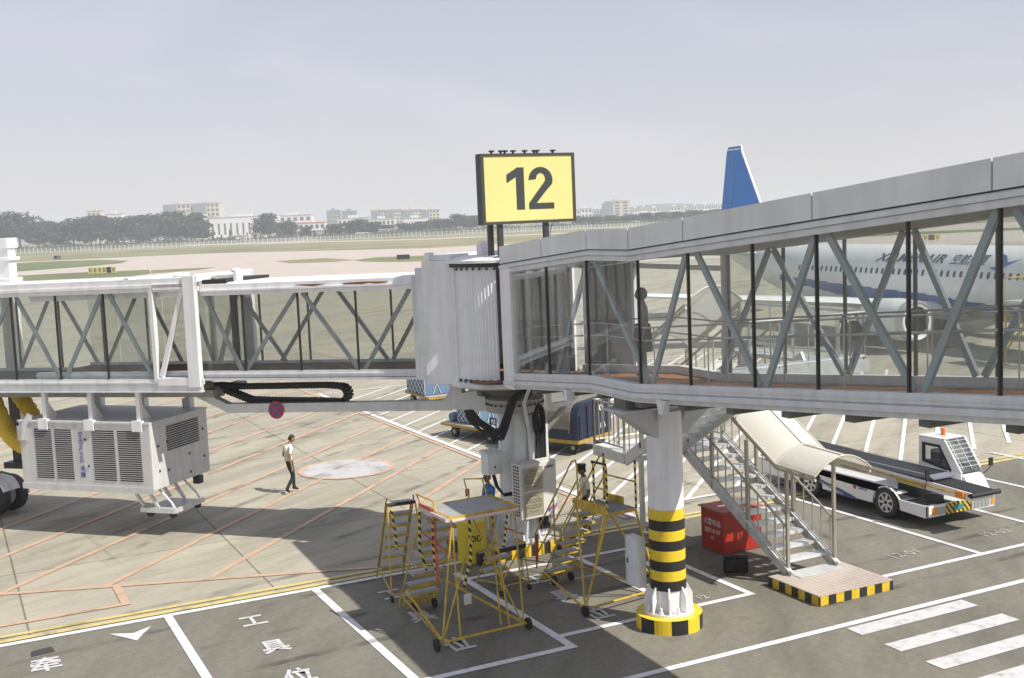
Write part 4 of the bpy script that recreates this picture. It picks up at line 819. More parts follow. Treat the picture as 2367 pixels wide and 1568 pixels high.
for q in ((20.86,21.3,20.35,20.95),(21.35,21.7,20.25,20.95)): m=MB(); m.box(*q,.522,.53); vb(m,'deck_grating',GRT)
m=MB(); m.box(20.85,22.85,20.7,26.4,.25,.41); vb(m,'chassis',BLACKP)
for y in (21.46,24.25):
    for x,sg in ((20.83,-1),(22.86,1)):
        m=MB(); m.lathe((x,y,.40),[(.24,-.09),(.36,-.1),(.40,-.06),(.40,.06),(.36,.1),(.24,.09)],32,'x'); w=vb(m,'wheel',BLACK,smooth=35)
        m=MB(); e=sg*.085
        m.lathe((x,y,.40),[(.01,e*.9),(.06,e*1.05),(.07,e*.9),(.07,e*.6)],20,'x'); m.lathe((x,y,.40),[(.22,e*1.05),(.25,e*1.1),(.25,e*.5),(.22,e*.5)],28,'x')
        for i in range(7): t=2*math.pi*i/7; c_,s_=math.cos(t),math.sin(t); m.beam((x+e*.9,y+c_*.05,.40+s_*.05),(x+e*.95,y+c_*.225,.40+s_*.225),.065,.03,(1,0,0))
        vb(m,'rim',ALU,w,smooth=35)
sw=[(26.2,.70),(25.2,.69),(24.75,.655),(23.9,.56),(23.1,.44),(22.6,.34),(22.45,.285),(22.6,.27),(23.2,.268),(23.2,.285),(22.95,.31),(23.0,.345),(23.4,.43),(24.0,.53),(24.75,.635),(25.2,.665),(26.2,.68)]
for i in range(8):
    a,b,c_,d=sw[i],sw[i+1],sw[-2-i],sw[-1-i]; m.prism([a,b,c_,d],'x',20.742,20.749)
vb(m,'blue_swoosh',mat('swoosh_blue',(.05,.065,.22,1),.35))
m=MB(); sg2=[(24.75,.63),(24,.525),(23.4,.425),(23.0,.34),(23.0,.315),(23.25,.29),(23.6,.30),(23.3,.335),(23.6,.41),(24.1,.51),(24.75,.62)]
for i in range(5): m.prism([sg2[i],sg2[i+1],sg2[-2-i],sg2[-1-i]],'x',20.743,20.7495)
vb(m,'grey_swoosh',mat('swoosh_grey',(.30,.33,.33,1),.4))
m=MB(); m.lathe((20.749,22.55,.595),[(.035,-.004),(.06,-.004),(.06,0),(.035,0)],20,'x',False); lg=vb(m,'logo',REDT); m=MB(); m.lathe((20.7485,22.55,.595),[(.001,-.004),(.03,-.004),(.03,0),(.001,0)],16,'x'); vb(m,'logo_centre',LB,lg)
text('元翔空港',.085,frame((20.748,22.28,.585),(0,-1,0),(0,0,1)),LB,'side_lettering',ve,.001)
# conveyor
m=MB(); m.hexa([(21.2,19.2,.80),(21.95,19.2,.80),(21.95,26.8,.95),(21.2,26.8,.95)],[(21.2,19.2,1.0),(21.95,19.2,1.0),(21.95,26.8,1.24),(21.2,26.8,1.24)]); vb(m,'conveyor_frame',VW,bev=.01)
m=MB(); m.hexa([(21.26,19.1,1.004),(21.89,19.1,1.004),(21.89,20.5,1.047),(21.26,20.5,1.047)],[(21.26,19.1,1.02),(21.89,19.1,1.02),(21.89,20.5,1.065),(21.26,20.5,1.065)])
m.hexa([(21.26,20.55,1.13),(21.89,20.55,1.13),(21.89,26.8,1.26),(21.26,26.8,1.26)],[(21.26,20.55,1.16),(21.89,20.55,1.16),(21.89,26.8,1.29),(21.26,26.8,1.29)]); vb(m,'belt',BLACK)
m=MB(); m.lathe((21.1,19.12,.96),[(.02,0),(.06,.01),(.06,.94),(.02,.95)],16,'x'); vb(m,'end_roller',BLACK,smooth=40)
for x in (21.2,21.89): m=MB(); m.box(x,x+.06,20.55,26.8,1.1,1.2); vb(m,'belt_guide',mat('guide_grey',(.16,.18,.21,1),.5) if x<21.5 else bpy.data.materials['guide_grey'])
m=MB(); m.hexa([(21.22,20.35,1.1),(21.93,20.35,1.1),(21.93,20.55,1.13),(21.22,20.55,1.13)],[(21.22,20.35,1.13),(21.93,20.35,1.13),(21.93,20.55,1.19),(21.22,20.55,1.19)]); vb(m,'belt_lip',bpy.data.materials['guide_grey'])
m=MB(); m.tube((21.16,19.75,.93),(21.16,25.6,1.08),.022,8)
for y in (20.6,22.6,24.6): m.tube((21.16,y,.87+(y-19.75)*.026),(21.16,y+.9,.87+(y-18.9)*.026),.03,8)
m.tube((21.99,21,1.05),(21.99,26.4,1.2),.022,8); vb(m,'folded_handrail',YEL,smooth=40)
m=MB(); m.box(21.13,21.2,19.38,19.62,.84,1.0); vb(m,'side_lamp',mat('amber',(.75,.28,.02,1),.3))
m=MB(); m.lathe((21.19,19.25,.93),[(.01,-.01),(.035,-.01),(.035,.01),(.01,.01)],12,'x'); vb(m,'pivot_cap',DARK); m=MB(); m.box(21.25,21.5,20.3,20.55,.53,.7); vb(m,'lift_box',DARK); m=MB(); m.box(21.3,21.9,21.0,21.6,.53,.82); vb(m,'lift_ram',DARK)
# cab
cabp=[(21.87,.72),(20.45,.72),(20.5,1.1),(21.05,1.86),(21.15,1.9),(21.87,1.84)]
m=MB(); t=.05
for x0,x1 in ((22.28,22.33),(22.98,23.03)):
    o_=[(21.87,.72),(20.45,.72),(20.5,1.1),(21.05,1.86),(21.87,1.84)]; i_=[(21.74,1.22),(20.82,1.08),(20.80,1.14),(21.17,1.70),(21.74,1.70)]
    for k in range(5): m.prism([o_[k],o_[(k+1)%5],i_[(k+1)%5],i_[k]],'x',x0,x1)
m.hexa([(22.33,21.05,1.83),(22.98,21.05,1.83),(22.98,21.86,1.81),(22.33,21.86,1.81)],[(22.28,21.0,1.88),(23.03,21.0,1.88),(23.03,21.9,1.87),(22.28,21.9,1.87)]); m.box(22.33,22.98,21.82,21.87,.72,1.2); m.box(22.33,22.98,21.82,21.87,1.7,1.83)
m.hexa([(22.33,20.1,.5),(22.98,20.1,.5),(22.98,20.5,.5),(22.33,20.5,.5)],[(22.33,20.42,1.0),(22.98,20.42,1.0),(22.98,20.52,1.06),(22.33,20.52,1.06)]); m.beam((22.31,20.5,1.08),(22.31,21.05,1.85),.06,.06); m.beam((23.0,20.5,1.08),(23.0,21.05,1.85),.06,.06); m.box(22.28,23.03,20.4,21.87,.5,.72)
vb(m,'cab',VW,bev=.015)
i_=[(21.75,1.21),(20.81,1.07),(20.79,1.14),(21.17,1.71),(21.75,1.71)]; j_=[(21.69,1.28),(20.9,1.15),(20.9,1.18),(21.2,1.64),(21.69,1.64)]
for x0,x1 in ((22.272,22.34),(22.97,23.038)):
    m=MB()
    for k in range(5): m.prism([i_[k],i_[(k+1)%5],j_[(k+1)%5],j_[k]],'x',x0,x1)
    vb(m,'window_seal',BLACKP)
for x in (22.30,23.0): m=MB(); m.prism(j_,'x',x-.004,x+.004); vb(m,'side_window',VG)
m=MB(); m.hexa([(22.34,20.52,1.1),(22.97,20.52,1.1),(22.97,20.53,1.1),(22.34,20.53,1.1)],[(22.34,21.05,1.83),(22.97,21.05,1.83),(22.97,21.06,1.83),(22.34,21.06,1.83)]); vb(m,'windscreen',VG)
m=MB()
for i in range(7): u=.16+i*.125; y=20.5+.55*u-.07; z=1.08+.77*u+.04; m.tube((22.25,y,z),(23.06,y,z),.0055,5)
for x in (22.36,22.66,22.96): m.tube((x,20.5+.55*.1-.07,1.08+.77*.1+.03),(x,20.98,1.86),.006,5)
vb(m,'windscreen_guard',VW)
m=MB(); m.cyl((22.7,21.45,1.87),.06,.05,14); m.cyl((22.7,21.45,1.92),.05,.13,14); vb(m,'beacon',mat('beacon_orange',(.75,.17,.02,1),.25),smooth=40)
m=MB(); m.box(22.5,22.85,21.2,21.6,.75,1.15); m.box(22.5,22.85,21.58,21.68,1.1,1.5); m.tube((22.65,20.75,.9),(22.65,20.95,1.2),.02); m.lathe((22.65,20.97,1.2),[(.13,0),(.15,.015),(.13,.03),(.11,.015)],16,'y'); vb(m,'cab_seat',BLACKP)
for x in (20.98,23.12): m=MB(); m.box(x-.06,x+.06,20.3,20.34,1.22 if x>22 else 1.15,1.42); m.tube((x,20.32,1.2),(x-.12 if x>22 else x,20.5,.95 if x>22 else .53),.012,6); vb(m,'mirror',BLACKP)
# front
m=MB(); m.box(20.75,21.35,20.1,20.15,.28,.56); m.hexa([(20.75,20.1,.28),(20.8,20.1,.28),(20.8,20.16,.28),(20.75,20.16,.28)],[(20.75,20.1,.56),(20.8,20.1,.56),(20.8,20.16,.56),(20.75,20.16,.56)]); m.box(22.2,22.95,20.06,20.15,.28,.56); m.box(21.35,22.2,20.12,20.15,.28,.56); vb(m,'bumper',VW,bev=.006)
m=MB(); m.box(21.36,22.19,20.105,20.119,.29,.55); vb(m,'hazard_plate',striped('bumper_hazard',(.78,.5,.03,1),(.03,.03,.03,1),.085,1.2,'Z'))
m=MB(); m.box(21.62,21.95,20.095,20.104,.36,.49); vb(m,'number_plate',mat('plate_green',(.05,.26,.22,1),.5))
for a,b,y in ((20.9,21.06,20.098),(22.82,22.92,20.058)): m=MB(); m.box(a,b,y-.012,y,.33,.5); vb(m,'indicator_lamp',bpy.data.materials['amber'])
HL=mat('headlamp_glass',(.45,.46,.45,1),.15,metal=.4)
for a,b,y in ((21.09,21.32,20.098),(22.25,22.75,20.058)):
    m=MB(); m.box(a,b,y-.012,y,.32,.5)
    for i in range(5): x=a+(b-a)*i/4; m.box(x-.006,x+.006,y-.02,y-.012,.32,.5)
    vb(m,'headlamp',HL)

# ---------------------------------------------------------------- baggage carts
def wheelset(root,xs,ys,r=.2):
    for x in xs:
        for y in ys:
            m=MB(); m.lathe((x,y,r),[(.06,-.06),(r*.9,-.07),(r,-.04),(r,.04),(r*.9,.07),(.06,.06)],18,'x'); w=m.build('wheel',BLACK,root,smooth=35)
            m=MB(); m.lathe((x,y,r),[(.01,-.075),(.08,-.07),(.08,.07),(.01,.075)],12,'x'); m.build('hub',bpy.data.materials['dusty_strut'],w)
CEDGE=mat('cart_edge_yellow',(.42,.27,.05,1),.7,var=.35,scale=7); CBED=mat('cart_bed',(.36,.36,.36,1),.6,var=.15)
NET=mat('white_net',(.70,.70,.68,1),.8)
def cart(name,label,loc,rz,L,Wd,group='baggage carts on the apron'):
    c=thing(name,label,'baggage cart',loc,rz,group); m=MB(); m.box(-Wd/2,Wd/2,-L/2,L/2,.44,.50); m.build('bed',CBED,c); m=MB()
    for x in (-Wd/2-.02,Wd/2-.0): m.box(x,x+.02,-L/2,L/2,.40,.505)
    for y in (-L/2-.02,L/2): m.box(-Wd/2,Wd/2,y,y+.02,.40,.505)
    m.build('edge',CEDGE,c); m=MB(); m.box(-Wd*.35,Wd*.35,-L*.42,L*.42,.3,.44); m.tube((0,-L/2,.35),(0,-L/2-.7,.25),.035,6); m.build('chassis',DARK,c); wheelset(c,(-Wd*.4,Wd*.4),(-L*.33,L*.3)); return c
def netbox(name,label,loc,rz,sx,sy,sz,mt,group):
    c=thing(name,label,'container',loc,rz,group); m=MB(); m.box(-sx/2,sx/2,-sy/2,sy/2,.02,sz)
    for i in range(7):
        y=-sy/2+sy*i/6; m.box(-sx/2-.02,-sx/2-.001,y-.03,y+.03,.0,sz); m.box(sx/2+.001,sx/2+.02,y-.03,y+.03,.0,sz)
    m.build('shell',mt,c,bev=.02); m=MB(); n=5
    for i in range(-n,n+1):
        for sgn in (1,-1):
            y0=i*sy/n; a=Vector((-sx/2-.03,y0,.03)); b=Vector((-sx/2-.03,y0+sgn*sz,sz)); 
            def clip(a,b,lo,hi):
                t0,t1=0,1; d=b.y-a.y
                if d==0: return None
                ta,tb_=sorted(((lo-a.y)/d,(hi-a.y)/d)); t0=max(0,ta); t1=min(1,tb_); return (a.lerp(b,t0),a.lerp(b,t1)) if t1>t0+.02 else None
            r=clip(a,b,-sy/2,sy/2)
            if r: m.tube(r[0],r[1],.016,4)
    for i in range(5):
        x=-sx/2+sx*i/4; m.tube((x,-sy/2-.03,.03),(x+(.3 if i%2 else -.3)*(0 if i in(0,4) else 1),-sy/2-.03,sz),.016,4); m.tube((x,-sy/2-.03,sz+.02),(x,sy/2,sz+.02),.014,4)
    m.build('cargo_net',NET,c); return c
ra=math.atan2(.8,3.06)     # carts of the train lie slightly off the bay direction
c1=cart('baggage_cart','flat baggage cart with grey bed behind the rotunda column',(17.43,37.85,0),ra,3.2,1.65)
m=MB()
for x,y in ((-.78,-1.5),(-.78,-1.2),(.78,-1.5),(.78,-1.2)): m.box(x-.02,x+.02,y-.02,y+.02,.5,.95)
for x in (-.78,.78): m.box(x-.02,x+.02,-1.52,-1.18,.9,.95); m.box(x-.015,x+.015,-1.5,-1.2,.7,.74)
m.build('end_rail',BLUE,c1)
netbox('netted_container','blue ribbed container under white netting on the flat cart behind the hanging hoses',(17.55,38.3,.505),ra,1.4,1.25,.95,BLUE2,'netted blue containers')
bg_=thing('blue_drum','light blue drum lying at the left end of the flat baggage cart','drum',(16.75,39.05,.505),ra); m=MB(); m.lathe((0,0,.17),[(.01,-.2),(.15,-.19),(.165,-.1),(.165,.1),(.15,.19),(.01,.2)],18,'x'); m.build('drum_body',BLUE2,bg_,smooth=40)
c0=cart('baggage_cart','flat baggage cart half hidden behind the white curtain housing of the bridge',(19.0,46.4,0),0,2.7,1.7)
netbox('netted_container','pale blue netted container on the cart behind the curtain housing',(18.95,46.6,.505),0,1.5,2.0,.75,BLUE2,'netted blue containers')
def boxcart(label,loc,rz,lettering=True):
    c=thing('covered_baggage_cart',label,'baggage cart',loc,rz,'covered blue baggage carts'); L,Wd=2.5,2.0
    m=MB(); m.box(-Wd/2,Wd/2,-L/2,L/2,.40,.50); m.build('bed',DARK,c); m=MB()
    for x in (-Wd/2-.02,Wd/2): m.box(x,x+.02,-L/2,L/2,.38,.5)
    for y in (-L/2-.02,L/2): m.box(-Wd/2,Wd/2,y,y+.02,.38,.5)
    m.build('edge',CEDGE,c)
    prof=[(-Wd/2,.5),(-Wd/2,1.28)]+[(-Wd/2+.42-.42*math.cos(R(a)),1.28+.42*math.sin(R(a))) for a in (20,40,60,80,90)]+[(Wd/2,1.75),(Wd/2,.5)]
    for y0,y1 in ((-L/2,-L/2+.05),(L/2-.05,L/2)): m=MB(); m.prism(prof,'y',y0,y1); m.build('end_wall',BLUE,c)
    m=MB(); m.box(-Wd/2+.005,-Wd/2+.05,-L/2+.05,L/2-.05,.5,1.27); m.build('side_wall',BLUE,c); m=MB(); m.box(Wd/2-.05,Wd/2,-L/2+.05,L/2-.05,.5,1.7); m.build('side_wall',BLUE,c)
    ro_=prof[1:-1]; m=MB(); m.prism([(x+.005,z-.004) for x,z in ro_]+[(x+.02,z-.03) for x,z in ro_[::-1]],'y',-L/2+.05,L/2-.05); m.build('roof_shell',BLUE,c)
    out=[(-Wd/2-.015,.85),(-Wd/2-.015,1.28)]+[(-Wd/2+.42-.435*math.cos(R(a)),1.28+.435*math.sin(R(a))) for a in (20,40,60,80,90)]+[(Wd/2,1.77)]
    inn=[(x+.02,z-.015) for x,z in out]; m=MB(); m.prism(out+inn[::-1],'y',-L/2+.3,L/2-.02); m.box(-Wd/2-.03,-Wd/2-.018,-L/2+.3,-L/2+.36,.72,1.25); m.build('tarpaulin',TARP,c)
    m=MB()
    for i in range(5): x=-Wd/2+.12+i*.44; m.box(x-.035,x+.035,-L/2-.04,-L/2-.001,.52,1.6 if i else 1.3)
    m.build('ribbed_panel',BLUE,c)
    if lettering:
        text('4',.24,RM[c.name]@frame((-.1,-L/2-.03,.78),(1,0,0),(0,0,1)),WL,'lettering',c,.004); text('126',.24,RM[c.name]@frame((.42,-L/2-.03,.80),(1,0,0),(0,0,1)),WL,'lettering',c,.004)
    m=MB(); m.lathe((.33,-L/2-.045,1.42),[(.06,0),(.11,0),(.11,.01),(.06,.01)],18,'y',False); m.build('round_logo',WL,c)
    wheelset(c,(-.75,.75),(-.9,.85),.21); return c
boxcart('dark blue baggage cart with a grey tarpaulin flap and white numbers beside the rotunda column',(18.75,34.35,0),math.atan2(1.02,2.12))
boxcart('dark blue baggage cart farther back, its roof showing just under the corridor floor',(19.3,39.6,0),R(24),False)

# ---------------------------------------------------------------- yellow maintenance ladders
def step(root,x0,x1,y,z,d=.2,mt=None):
    d=max(d,.25); m=MB(); m.hexa([(x0,y-d/2,z-.03),(x1,y-d/2,z-.03),(x1,y+d/2,z-.03),(x0,y+d/2,z-.03)],[(x0,y-d/2,z),(x1,y-d/2,z),(x1,y+d/2,z),(x0,y+d/2,z)]); s=m.build('step',mt or mat('step_grey',(.40,.41,.41,1),.7) if 'step_grey' not in bpy.data.materials else bpy.data.materials['step_grey'],root)
    m=MB(); m.box(x0,x1,y-d/2-.02,y-d/2-.001,z-.05,z-.004); m.build('step_edge',YEL,s)
def castor(root,x,y,r=.07):
    m=MB(); m.lathe((x,y,r),[(.01,-.025),(r,-.025),(r,.025),(.01,.025)],16,'x'); m.build('castor',BLACK,root)
def tubes(root,name,L,r=.018,mt=None):
    for pts in L: m=MB(); m.pipe(pts,r,7); m.build(name,mt or YEL,root,smooth=45)
GP='yellow maintenance ladders under the corridor'
# large work platform, local origin under platform centre, y away from the terminal
lw=thing('work_platform','tall yellow work platform with a flat grey top and eight steps, nearest of the ladders','work platform',(8.75,19.9,0),R(3),GP)
TOPM=mat('platform_top',(.36,.36,.355,1),.6,var=.15,scale=4,bump=.3)
m=MB(); m.box(-.68,.68,-.56,.56,2.37,2.40); m.build('platform_top',TOPM,lw)
m=MB(); m.box(-.72,-.681,-.6,.6,2.34,2.43); m.box(.681,.72,-.6,.6,2.34,2.43); m.box(-.68,.68,-.6,-.561,2.34,2.43); m.box(-.68,.68,.561,.6,2.34,2.41); m.build('platform_edge',YEL,lw)
m=MB(); m.box(-.74,-.722,-.6,.6,2.33,2.42); m.pipe([(-.7,-.63,2.36),(.7,-.63,2.36)],.035,8); m.pipe([(-.78,-.6,2.38),(-.78,.6,2.38)],.04,8); m.build('padded_edge',mat('pink_pad',(.60,.47,.43,1),.8),lw,smooth=40)
tubes(lw,'leg',[[(-.66,-.55,2.35),(-1.0,-.62,.16)],[(.66,-.55,2.35),(.72,-.62,.16)],[(-.66,-.55,2.35),(-.62,-.6,.12)],[(.2,-.55,2.35),(.42,-.6,.12)],[(.66,.5,2.35),(.25,-.58,.2)],[(-.98,-.6,.14),(-.3,-.58,2.0)],[(.70,-.6,.14),(.1,.3,2.3)]])
tubes(lw,'base_bar',[[(-1.05,-.62,.13),(.78,-.62,.13)],[(-.98,-.6,.14),(-.75,1.5,.5)],[(.72,-.6,.14),(.05,1.4,.6)],[(-.75,1.5,.5),(.05,1.4,.6)]],.026)
for x in (-1.12,.82): m=MB(); m.lathe((x,-.62,.115),[(.02,-.025),(.11,-.03),(.115,0),(.11,.03),(.02,.025)],22,'x'); m.build('wheel',BLACK,lw,smooth=35)
for i in range(8): z=.36+i*.255; step(lw,-.68,.02,1.72-i*.155,z,.2)
tubes(lw,'stair_rail',[[(-.72,1.95,.02),(-.74,1.9,.15),(-.72,.62,2.3),(-.70,.58,2.36)],[(.06,1.95,.02),(.08,1.9,.15),(.06,.62,2.3),(.05,.58,2.36)],[(-.72,1.8,.3),(-.98,-.5,.15)]])
m=MB(); m.box(-.7,.05,1.75,1.82,.1,.2); m.build('bottom_beam',YEL,lw)
for x in (-.55,-.1): castor(lw,x,1.6,.1)
tubes(lw,'folding_rail',[[(-.74,.62,2.4),(-.76,.75,2.62),(-.72,.1,2.60),(-.74,-.05,2.42)],[(.3,.62,2.4),(.3,.8,2.75),(.66,.72,2.72),(.68,.6,2.42)]],.018)
parts('red_bar',REDT,lw,[lambda m:m.box(-.79,-.75,.05,.62,2.42,2.47),lambda m:m.pipe([(-.8,-.1,2.3),(-.8,-.1,1.1)],.022,6),lambda m:m.pipe([(-.76,.6,1.9),(-.5,-.4,1.55)],.016,6),lambda m:m.pipe([(.5,-.4,2.0),(1.0,-.3,1.75)],.016,6),lambda m:m.box(.28,.36,.7,.73,2.42,2.56)])
tubes(lw,'hazard_rail',[[(-.72,.72,2.35),(-.73,.8,1.5),(-.55,.9,1.05)],[(-.55,.5,2.3),(-.52,.62,1.5),(-.42,.75,1.0)],[(-.2,-.35,2.3),(-.18,-.3,1.5),(-.3,-.2,.95)],[(.66,.45,2.35),(.78,.5,1.7)],[(.70,.3,2.36),(.72,.62,2.42)]],.03,TAPE)
m=MB(); m.box(-.52,-.38,-.64,-.61,.75,.95); m.build('notice_plate',mat('plate_grey',(.5,.5,.5,1),.5),lw)
# small stepladder left
ls=thing('stepladder','narrow yellow stepladder with black padded top, left of the tall work platform','stepladder',(8.45,23.1,0),R(-6),GP)
for i in range(7): z=.33+i*.27; step(ls,-.27,.27,.72-i*.16,z,.17 if i<6 else .3)
m=MB(); m.pipe([(-.3,-.42,1.95),(.3,-.42,1.95)],.035,8); m.build('padded_edge',BLACK,ls)
tubes(ls,'side_rail',[[(s*.3,.95,.02),(s*.3,.9,.12),(s*.3,-.3,2.02),(s*.28,-.34,2.08)] for s in (-1,1)]+[[(s*.27,.82,.25),(s*.27,-.22,1.95)] for s in (-1,1)])
tubes(ls,'leg',[[(s*.3,-.4,1.95),(s*.42,-.85,.1)] for s in (-1,1)]+[[(-.42,-.85,.14),(.42,-.85,.14)],[(-.3,.5,.8),(.36,-.6,1.1)],[(-.42,-.83,.2),(-.3,.8,.3)]])
for s in (-1,1): castor(ls,s*.42,-.85)
tubes(ls,'hazard_rail',[[(-.24,-.42,1.92),(-.2,-.5,1.5),(-.17,-.5,1.0)]],.03,TAPE)
# low steps right
ll=thing('low_steps','low yellow three step stool in front of the rotunda plinth','steps',(10.32,21.9,0),R(6),GP)
m=MB(); m.box(-.31,.31,-.42,-.05,.95,.98); m.build('top_step',TOPM,ll); m=MB(); m.box(-.33,.33,-.46,-.422,.90,.985); m.build('front_pad',BLACK,ll); m=MB(); m.box(.311,.35,-.42,-.05,.93,1.02); m.box(-.35,-.311,-.42,-.05,.93,1.02); m.build('top_edge',YEL,ll)
for i in range(2): step(ll,-.28,.28,.38-i*.2,.33+i*.3,.18)
tubes(ll,'leg',[[(s*.3,.6,.02),(s*.3,.55,.1),(s*.31,-.06,.95)] for s in (-1,1)]+[[(s*.32,-.4,.93),(s*.34,-.5,.1)] for s in (-1,1)]+[[(-.34,-.5,.2),(.34,-.5,.2)],[(.3,.5,.1),(.34,-.45,.25)],[(-.3,.5,.1),(-.34,-.45,.25)],[(.2,-.4,.9),(-.34,-.48,.25)]],.016)
for s in (-1,1): castor(ll,s*.34,-.5,.06)
tubes(ll,'hazard_rail',[[(-.2,-.42,1.0),(-.02,-.3,1.55),(-.0,-.3,1.95)]],.028,TAPE)
# right platform ladder
lr=thing('platform_ladder','yellow rolling ladder with a small railed platform in front of the banded column','platform ladder',(11.72,19.85,0),R(8),GP)
m=MB(); m.box(-.36,.36,-.5,.52,1.95,1.98); m.build('platform',mat('grating_grey',(.28,.29,.28,1),.7,var=.25,scale=25),lr)
m=MB(); m.box(-.39,-.361,-.52,.54,1.92,2.12); m.box(.361,.39,-.1,.54,1.92,2.12); m.box(-.36,.36,-.53,-.501,1.92,1.985); m.box(-.36,.36,.521,.55,1.92,1.985); m.build('toe_board',YEL,lr)
for i in range(7): z=.30+i*.235; step(lr,-.30,.30,1.72-i*.165,z,.22)
tubes(lr,'stair_rail',[[(s*.33,1.95,.02),(s*.33,.55,1.96)] for s in (-1,1)]+[[(s*.36,2.0,.3),(s*.36,2.02,1.05),(s*.36,.62,2.85),(s*.36,.5,2.9),(s*.36,.45,2.8),(s*.36,.45,1.98)] for s in (-1,1)]+[[(s*.36,2.0,.6),(s*.36,.45,2.5)] for s in (-1,1)]+[[(s*.36,1.3,1.0),(s*.36,1.3,2.0)] for s in (-1,1)])
tubes(lr,'leg',[[(-.36,-.48,1.95),(-.92,-.4,.15)],[(-.36,.5,1.95),(-.92,-.4,.15)],[(.36,-.48,1.95),(.95,-.4,.15)],[(.36,.5,1.95),(.6,1.2,.3)],[(-.92,-.4,.15),(.98,-.4,.15)],[(-.2,-.4,1.9),(.98,-.4,.15)],[(-.4,1.7,.3),(-.92,-.4,.15)],[(.4,1.7,.3),(.98,-.4,.15)]],.024)
tubes(lr,'hazard_rail',[[(-.37,-.1,1.98),(-.37,-.1,2.9),(-.37,-.05,2.96),(-.37,-.48,2.96),(-.37,-.5,2.9),(-.37,-.5,1.98)],[(.37,.5,1.98),(.37,.5,2.95)],[(.37,-.5,1.98),(.37,-.5,2.95)]],.024,TAPE)
tubes(lr,'mid_rail',[[(-.37,-.1,2.45),(-.37,-.5,2.45)],[(.37,.5,2.5),(.37,-.5,2.5)]],.018)
for x,y,r in ((-.92,-.4,.11),(.98,-.4,.11),(-.2,1.6,.1),(.25,1.6,.1)): castor(lr,x,y,r)
m=MB(); m.box(-.35,.35,1.78,1.84,.12,.22); m.build('bottom_beam',YEL,lr)
m=MB(); m.tube((-.42,1.9,.5),(-.42,1.85,1.1),.03,6); m.build('red_handle',REDT,lr)

